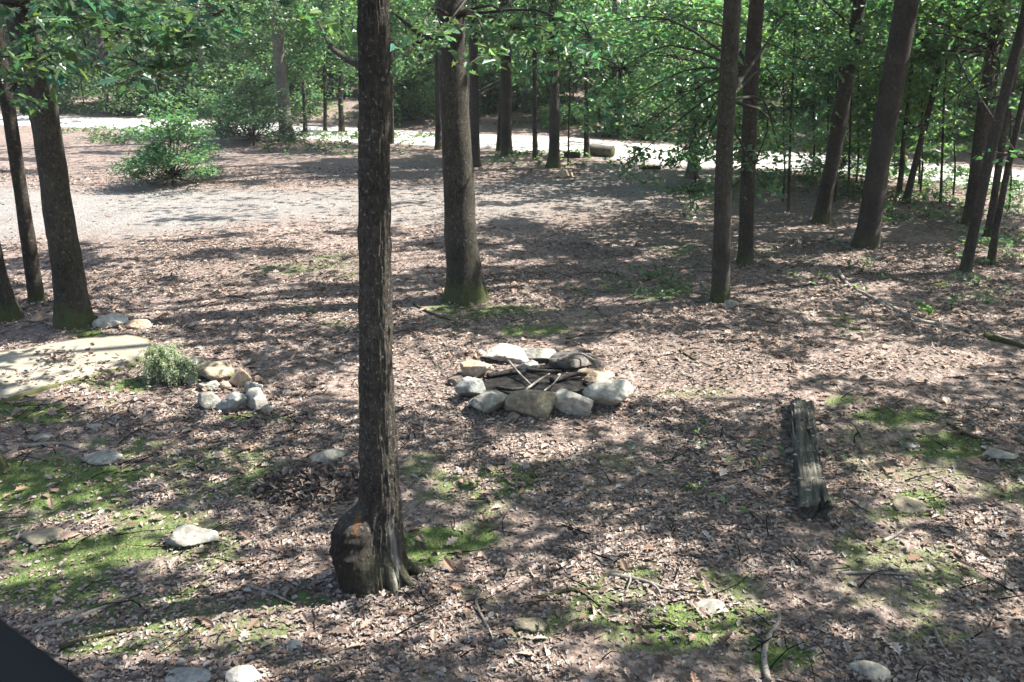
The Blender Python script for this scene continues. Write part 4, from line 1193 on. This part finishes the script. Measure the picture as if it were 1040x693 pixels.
for cx, cy, rx, ry, m in ((62, 363, 22, 8, 90), (100, 372, 50, 14, 60), (30, 385, 50, 14, 50)):
    P = np.array([Pd(cx+rx*R.normal(0, .5), cy+ry*R.normal(0, .5), 1) for _ in range(m)])
    P = CAM+(P-CAM)*((top+.006-CAMH)/(P[:, 2:3]-CAMH))
    N, T = frames(m, tilt=.3, droop=0); L = R.uniform(.03, .07, m)
    lp.add(P+np.array([0, 0, 1])*R.random((m, 1))*.01, N, T, L, L*.55, PAL[R.integers(0, len(PAL), m)], 'curl')
tag(lp.build('fallen_leaves', M['litter']), 'few dry leaves lying on the concrete slab', kind='stuff')

# ------------------------------------------------------------------ drooping fern clump
g = G(172, 391)
root = empty('fern_clump', g, 'bright green drooping fern clump left of the stone heap', 'fern')
fl = Leaves(); fs = Tubes()
for i in range(330):
    a = R.random()*6.283; up = R.uniform(.10, .30); out = R.uniform(.03, .13)
    lb = (-.075 if i % 3 else .075); st = np.array([lb+R.normal(0, .05), R.normal(0, .045)+.1, 0]); up *= (1.12 if lb < 0 else .8); d = np.array([math.cos(a), math.sin(a)*.8, 0])
    p = catmull([st, st+d*out*.5+[0, 0, up], st+d*out+[0, 0, up*.95], st+d*out*1.25+[0, 0, up*R.uniform(.25, .6)]], 14)
    if i % 3 == 0: fs.add(p[::4], [.003, .002, .0015, .001], 4, 8, cap=False)
    q = np.repeat(p[4:], 5, 0); m = len(q)
    N, T = frames(m, (d[0], d[1], .6), .6, .5)
    fl.add(q+R.normal(0, .007, (m, 3)), N, T, R.uniform(.018, .036, m), R.uniform(.006, .012, m), green(m, (.19, .36, .09), .22, .12), 'dia')
fl.build('fronds', M['needle'], root); fs.build('stems', M['dark'], root, [('stain', 'FLOAT_COLOR', lambda V: np.zeros((len(V), 4)))])

# ------------------------------------------------------------------ rotten timber
A, B = G(811, 414), G(826, 529)
ax = B-A; Lt = float(np.hypot(ax[0], ax[1])); yaw = math.atan2(ax[1], ax[0])-math.pi/2
w2, hh = .092, .125
prof = []
for a, b, k in (((-w2, -.05), (-w2, hh), 12), ((-w2, hh), (w2, hh), 26), ((w2, hh), (w2, -.05), 12)):
    for t in np.arange(k)/k: prof.append((a[0]*(1-t)+b[0]*t, a[1]*(1-t)+b[1]*t))
prof.append((w2, -.05)); prof = np.array(prof); k = len(prof); nl = 150
s_ = np.linspace(0, 1, nl)
U, Sx = np.meshgrid(np.arange(k), s_)
X = np.tile(prof[:, 0], (nl, 1)); Z = np.tile(prof[:, 1], (nl, 1)); Yl = s_[:, None]*Lt*np.ones((1, k))
gr = fbm(X*42+3, Z*42, Yl*1.3, s=7, o=3); deep = fbm(X*20+9, Z*20, Yl*.7, s=8, o=2)
crack = sstep(.60, .68, deep)
er = .026*(gr-.5)*2-.055*crack+.03*(fbm(X*7, Z*7, Yl*2.2, s=19, o=2)-.5)
Z2 = Z+np.where(Z > hh-.02, er, er*.2); X2 = X+np.sign(X)*np.where(np.abs(X) > w2-.01, er*.8, 0)
Z2 -= .07*sstep(.88, 1, Sx)*sstep(-.5, 1, (X/w2))*.8*(Z/hh).clip(0, 1)
Z2 -= .05*sstep(.10, 0, Sx)*(Z/hh).clip(0, 1)
Yl = Yl+sstep(.85, 1, Sx)*(.16*(fbm(X*26, Z*12, s=15, o=2)-.55)) - sstep(.12, 0, Sx)*(.10*(fbm(X*26, Z*12, s=16, o=2)-.5))
V = np.stack([X2, Yl, Z2], -1).reshape(-1, 3)
i, j = np.meshgrid(np.arange(nl-1), np.arange(k-1), indexing='ij')
q = np.stack([i*k+j, i*k+j+1, (i+1)*k+j+1, (i+1)*k+j], -1).reshape(-1, 4)[:, ::-1]
V = np.concatenate([V, [[0, .06, -.05], [0, Lt-.05, -.03]]]); nA, nB = nl*k, nl*k+1
tr = [(jx+1, jx, nA) for jx in range(k-1)][::-1]+[((nl-1)*k+jx, (nl-1)*k+jx+1, nB) for jx in range(k-1)]
tb = np_mesh('railway_timber', V, np.concatenate([q.ravel(), np.array(tr).ravel()]), np.concatenate([np.arange(len(q))*4, len(q)*4+np.arange(len(tr))*3]), M['timber'], None, [], True)
tb.location = (A[0], A[1], float(height(A[0], A[1]))); tb.rotation_euler = (0, 0, yaw)
tl = Leaves(); n = 60
u = R.random(n); v = R.uniform(-.09, .09, n); dx, dy = ax[0]/Lt, ax[1]/Lt
P = np.stack([A[0]+dx*u*Lt*.93+dy*v, A[1]+dy*u*Lt*.93-dx*v, np.full(n, float(height(A[0], A[1]))+hh+.004)], 1)
N, T = frames(n, tilt=.3, droop=0); L = R.uniform(.018, .05, n)
tl.add(P, N, T, L, L*.55, PAL[R.integers(0, len(PAL), n)], 'hex')
tag(tl.build('leaf_scraps', M['litter']), 'few small leaf scraps lying on top of the rotten timber', kind='stuff')
for sx_ in (-1, 1):
    drift(A[0]+ax[0]*.5+dy*sx_*.1, A[1]+ax[1]*.5, .05, Lt*.5, 160, spread=.12)
tag(tb, 'rotten grey green squared timber lying on the leaves at right', 'timber')

tag(lv.build('leaf_litter', M['litter']), 'loose brown and grey fallen leaves covering the ground', kind='stuff')

# ------------------------------------------------------------------ dark porch railing at the camera's corner
zr = CAMH-.42
def onz(px, py, z):
    d = ray(px, py); return CAM+d*((z-CAMH)/d[2])
a, b = onz(0, 620, zr), onz(100, 693, zr)
d = (b-a)/np.linalg.norm(b-a); nrm = np.array([d[1], -d[0], 0])
if nrm@(np.array([-1, -1, 0])) < 0: nrm = -nrm
root = empty('porch_railing', (a+b)/2-np.array([0, 0, .9]), 'dark wooden porch railing cutting the bottom left corner', 'railing')
def beam(name, p0, p1, w, h, side, bev=.008):
    import bmesh
    bm = bmesh.new(); bmesh.ops.create_cube(bm, size=1)
    L = np.linalg.norm(p1-p0)
    for v in bm.verts: v.co = (v.co.x*L, v.co.y*w, v.co.z*h)
    bmesh.ops.bevel(bm, geom=bm.edges[:], offset=bev, segments=2, affect='EDGES')
    me = bpy.data.meshes.new(name); bm.to_mesh(me); bm.free(); me.materials.append(M['rail'])
    o = bpy.data.objects.new(name, me); COL.objects.link(o); o.parent = root
    c = (p0+p1)/2+side*w/2-np.array([0, 0, h/2])
    o.location = Vector(c)-Vector(root.location); o.rotation_euler = (0, 0, math.atan2((p1-p0)[1], (p1-p0)[0]))
beam('handrail', a-d*1.6, b+d*.5, .14, .04, nrm)
beam('rail', a-d*1.6+nrm*.05-np.array([0, 0, .045]), b+d*.5+nrm*.05-np.array([0, 0, .045]), .04, .09, nrm, .004)
for i in range(9):
    p = a-d*(1.5-.24*i)+nrm*.05-np.array([0, 0, .14])
    beam('baluster', p-d*.02, p+d*.02, .04, .8, nrm, .003)

# ------------------------------------------------------------------ the wood far behind reads as one mass
fw = Leaves()
n = 90000
y = R.uniform(56, 100, n); x = R.uniform(-.75, .75, n)*y
zz = R.beta(1.1, 1.3, n)*13
k = fbm(x*.22, y*.2, zz*.30, s=99, o=3) > .47
P = np.stack([x, y, height(x, y)+zz], 1)[k]; n = len(P)
N, T = frames(n, tilt=.7)
L = R.uniform(.3, .6, n)
fw.add(P, N, T, L, L*.7, green(n, (.05, .10, .035), .3)*(.6+.8*fbm(P[:, 0]*.3, P[:, 1]*.1, P[:, 2]*.4, s=98))[:, None], 'dia')
tag(fw.build('distant_woodland', M['leaf']), 'dense green wood closing the view far behind the road', kind='stuff')

# ------------------------------------------------------------------ thin haze volume added to veil the background like lens flare
m_, nt_ = new_mat('haze')
pv = nt_.nodes.new('ShaderNodeVolumePrincipled'); pv.inputs['Density'].default_value = .0007; pv.inputs['Color'].default_value = (.93, .96, 1, 1); pv.inputs['Anisotropy'].default_value = .2
nt_.links.new(pv.outputs[0], nt_.nodes.new('ShaderNodeOutputMaterial').inputs['Volume'])
bx = np.array([(x, y, z) for z in (-2.0, 40.0) for y in (-420.0, 420.0) for x in (-420.0, 420.0)])
f_, s_ = quads([(0, 2, 3, 1), (4, 5, 7, 6), (0, 1, 5, 4), (2, 6, 7, 3), (0, 4, 6, 2), (1, 3, 7, 5)])
tag(np_mesh('haze', bx, f_, s_, m_), 'thin added haze veiling the trees', kind='stuff')

# ------------------------------------------------------------------ light, sky, camera
w = bpy.data.worlds.new('World'); scene.world = w; w.use_nodes = True
nt = w.node_tree; bg = nt.nodes['Background']
sky = nt.nodes.new('ShaderNodeTexSky'); sky.sky_type = 'NISHITA'; sky.sun_disc = False
sky.sun_elevation = SUN_EL; sky.sun_rotation = math.pi/2-SUN_AZ; sky.air_density = 1.2; sky.dust_density = 2.0; sky.ozone_density = 1.0
nt.links.new(sky.outputs[0], bg.inputs[0]); bg.inputs[1].default_value = .08
sl_ = bpy.data.lights.new('sun', 'SUN'); sl_.energy = 5.0; sl_.angle = math.radians(.53); sl_.color = (1, .955, .88)
so = bpy.data.objects.new('sun', sl_); COL.objects.link(so)
so.rotation_euler = Vector(S).to_track_quat('Z', 'Y').to_euler()
cam = bpy.data.cameras.new('camera'); co = bpy.data.objects.new('camera', cam); COL.objects.link(co)
cam.sensor_width = 22.3; cam.sensor_fit = 'HORIZONTAL'; cam.lens = F/PW*22.3; cam.clip_start = .05; cam.clip_end = 900
co.location = CAM; co.rotation_euler = (math.pi/2-PITCH, 0, 0)
cam.dof.use_dof = True; cam.dof.focus_distance = 6.5; cam.dof.aperture_fstop = 5.0
scene.camera = co
scene.view_settings.view_transform = 'Standard'; scene.view_settings.look = 'None'; scene.view_settings.gamma = 1
scene.view_settings.use_curve_mapping = False; scene.view_settings.exposure = 2.2
cy = scene.cycles
cy.use_denoising = True
try:
    cy.denoiser = 'OPENIMAGEDENOISE'; cy.denoising_input_passes = 'RGB_ALBEDO_NORMAL'
except Exception:
    pass
cy.volume_bounces = 0; cy.max_bounces = 6; cy.diffuse_bounces = 4; cy.glossy_bounces = 2; cy.transmission_bounces = 4; cy.transparent_max_bounces = 4
cy.sample_clamp_indirect = 6; cy.caustics_reflective = False; cy.caustics_refractive = False
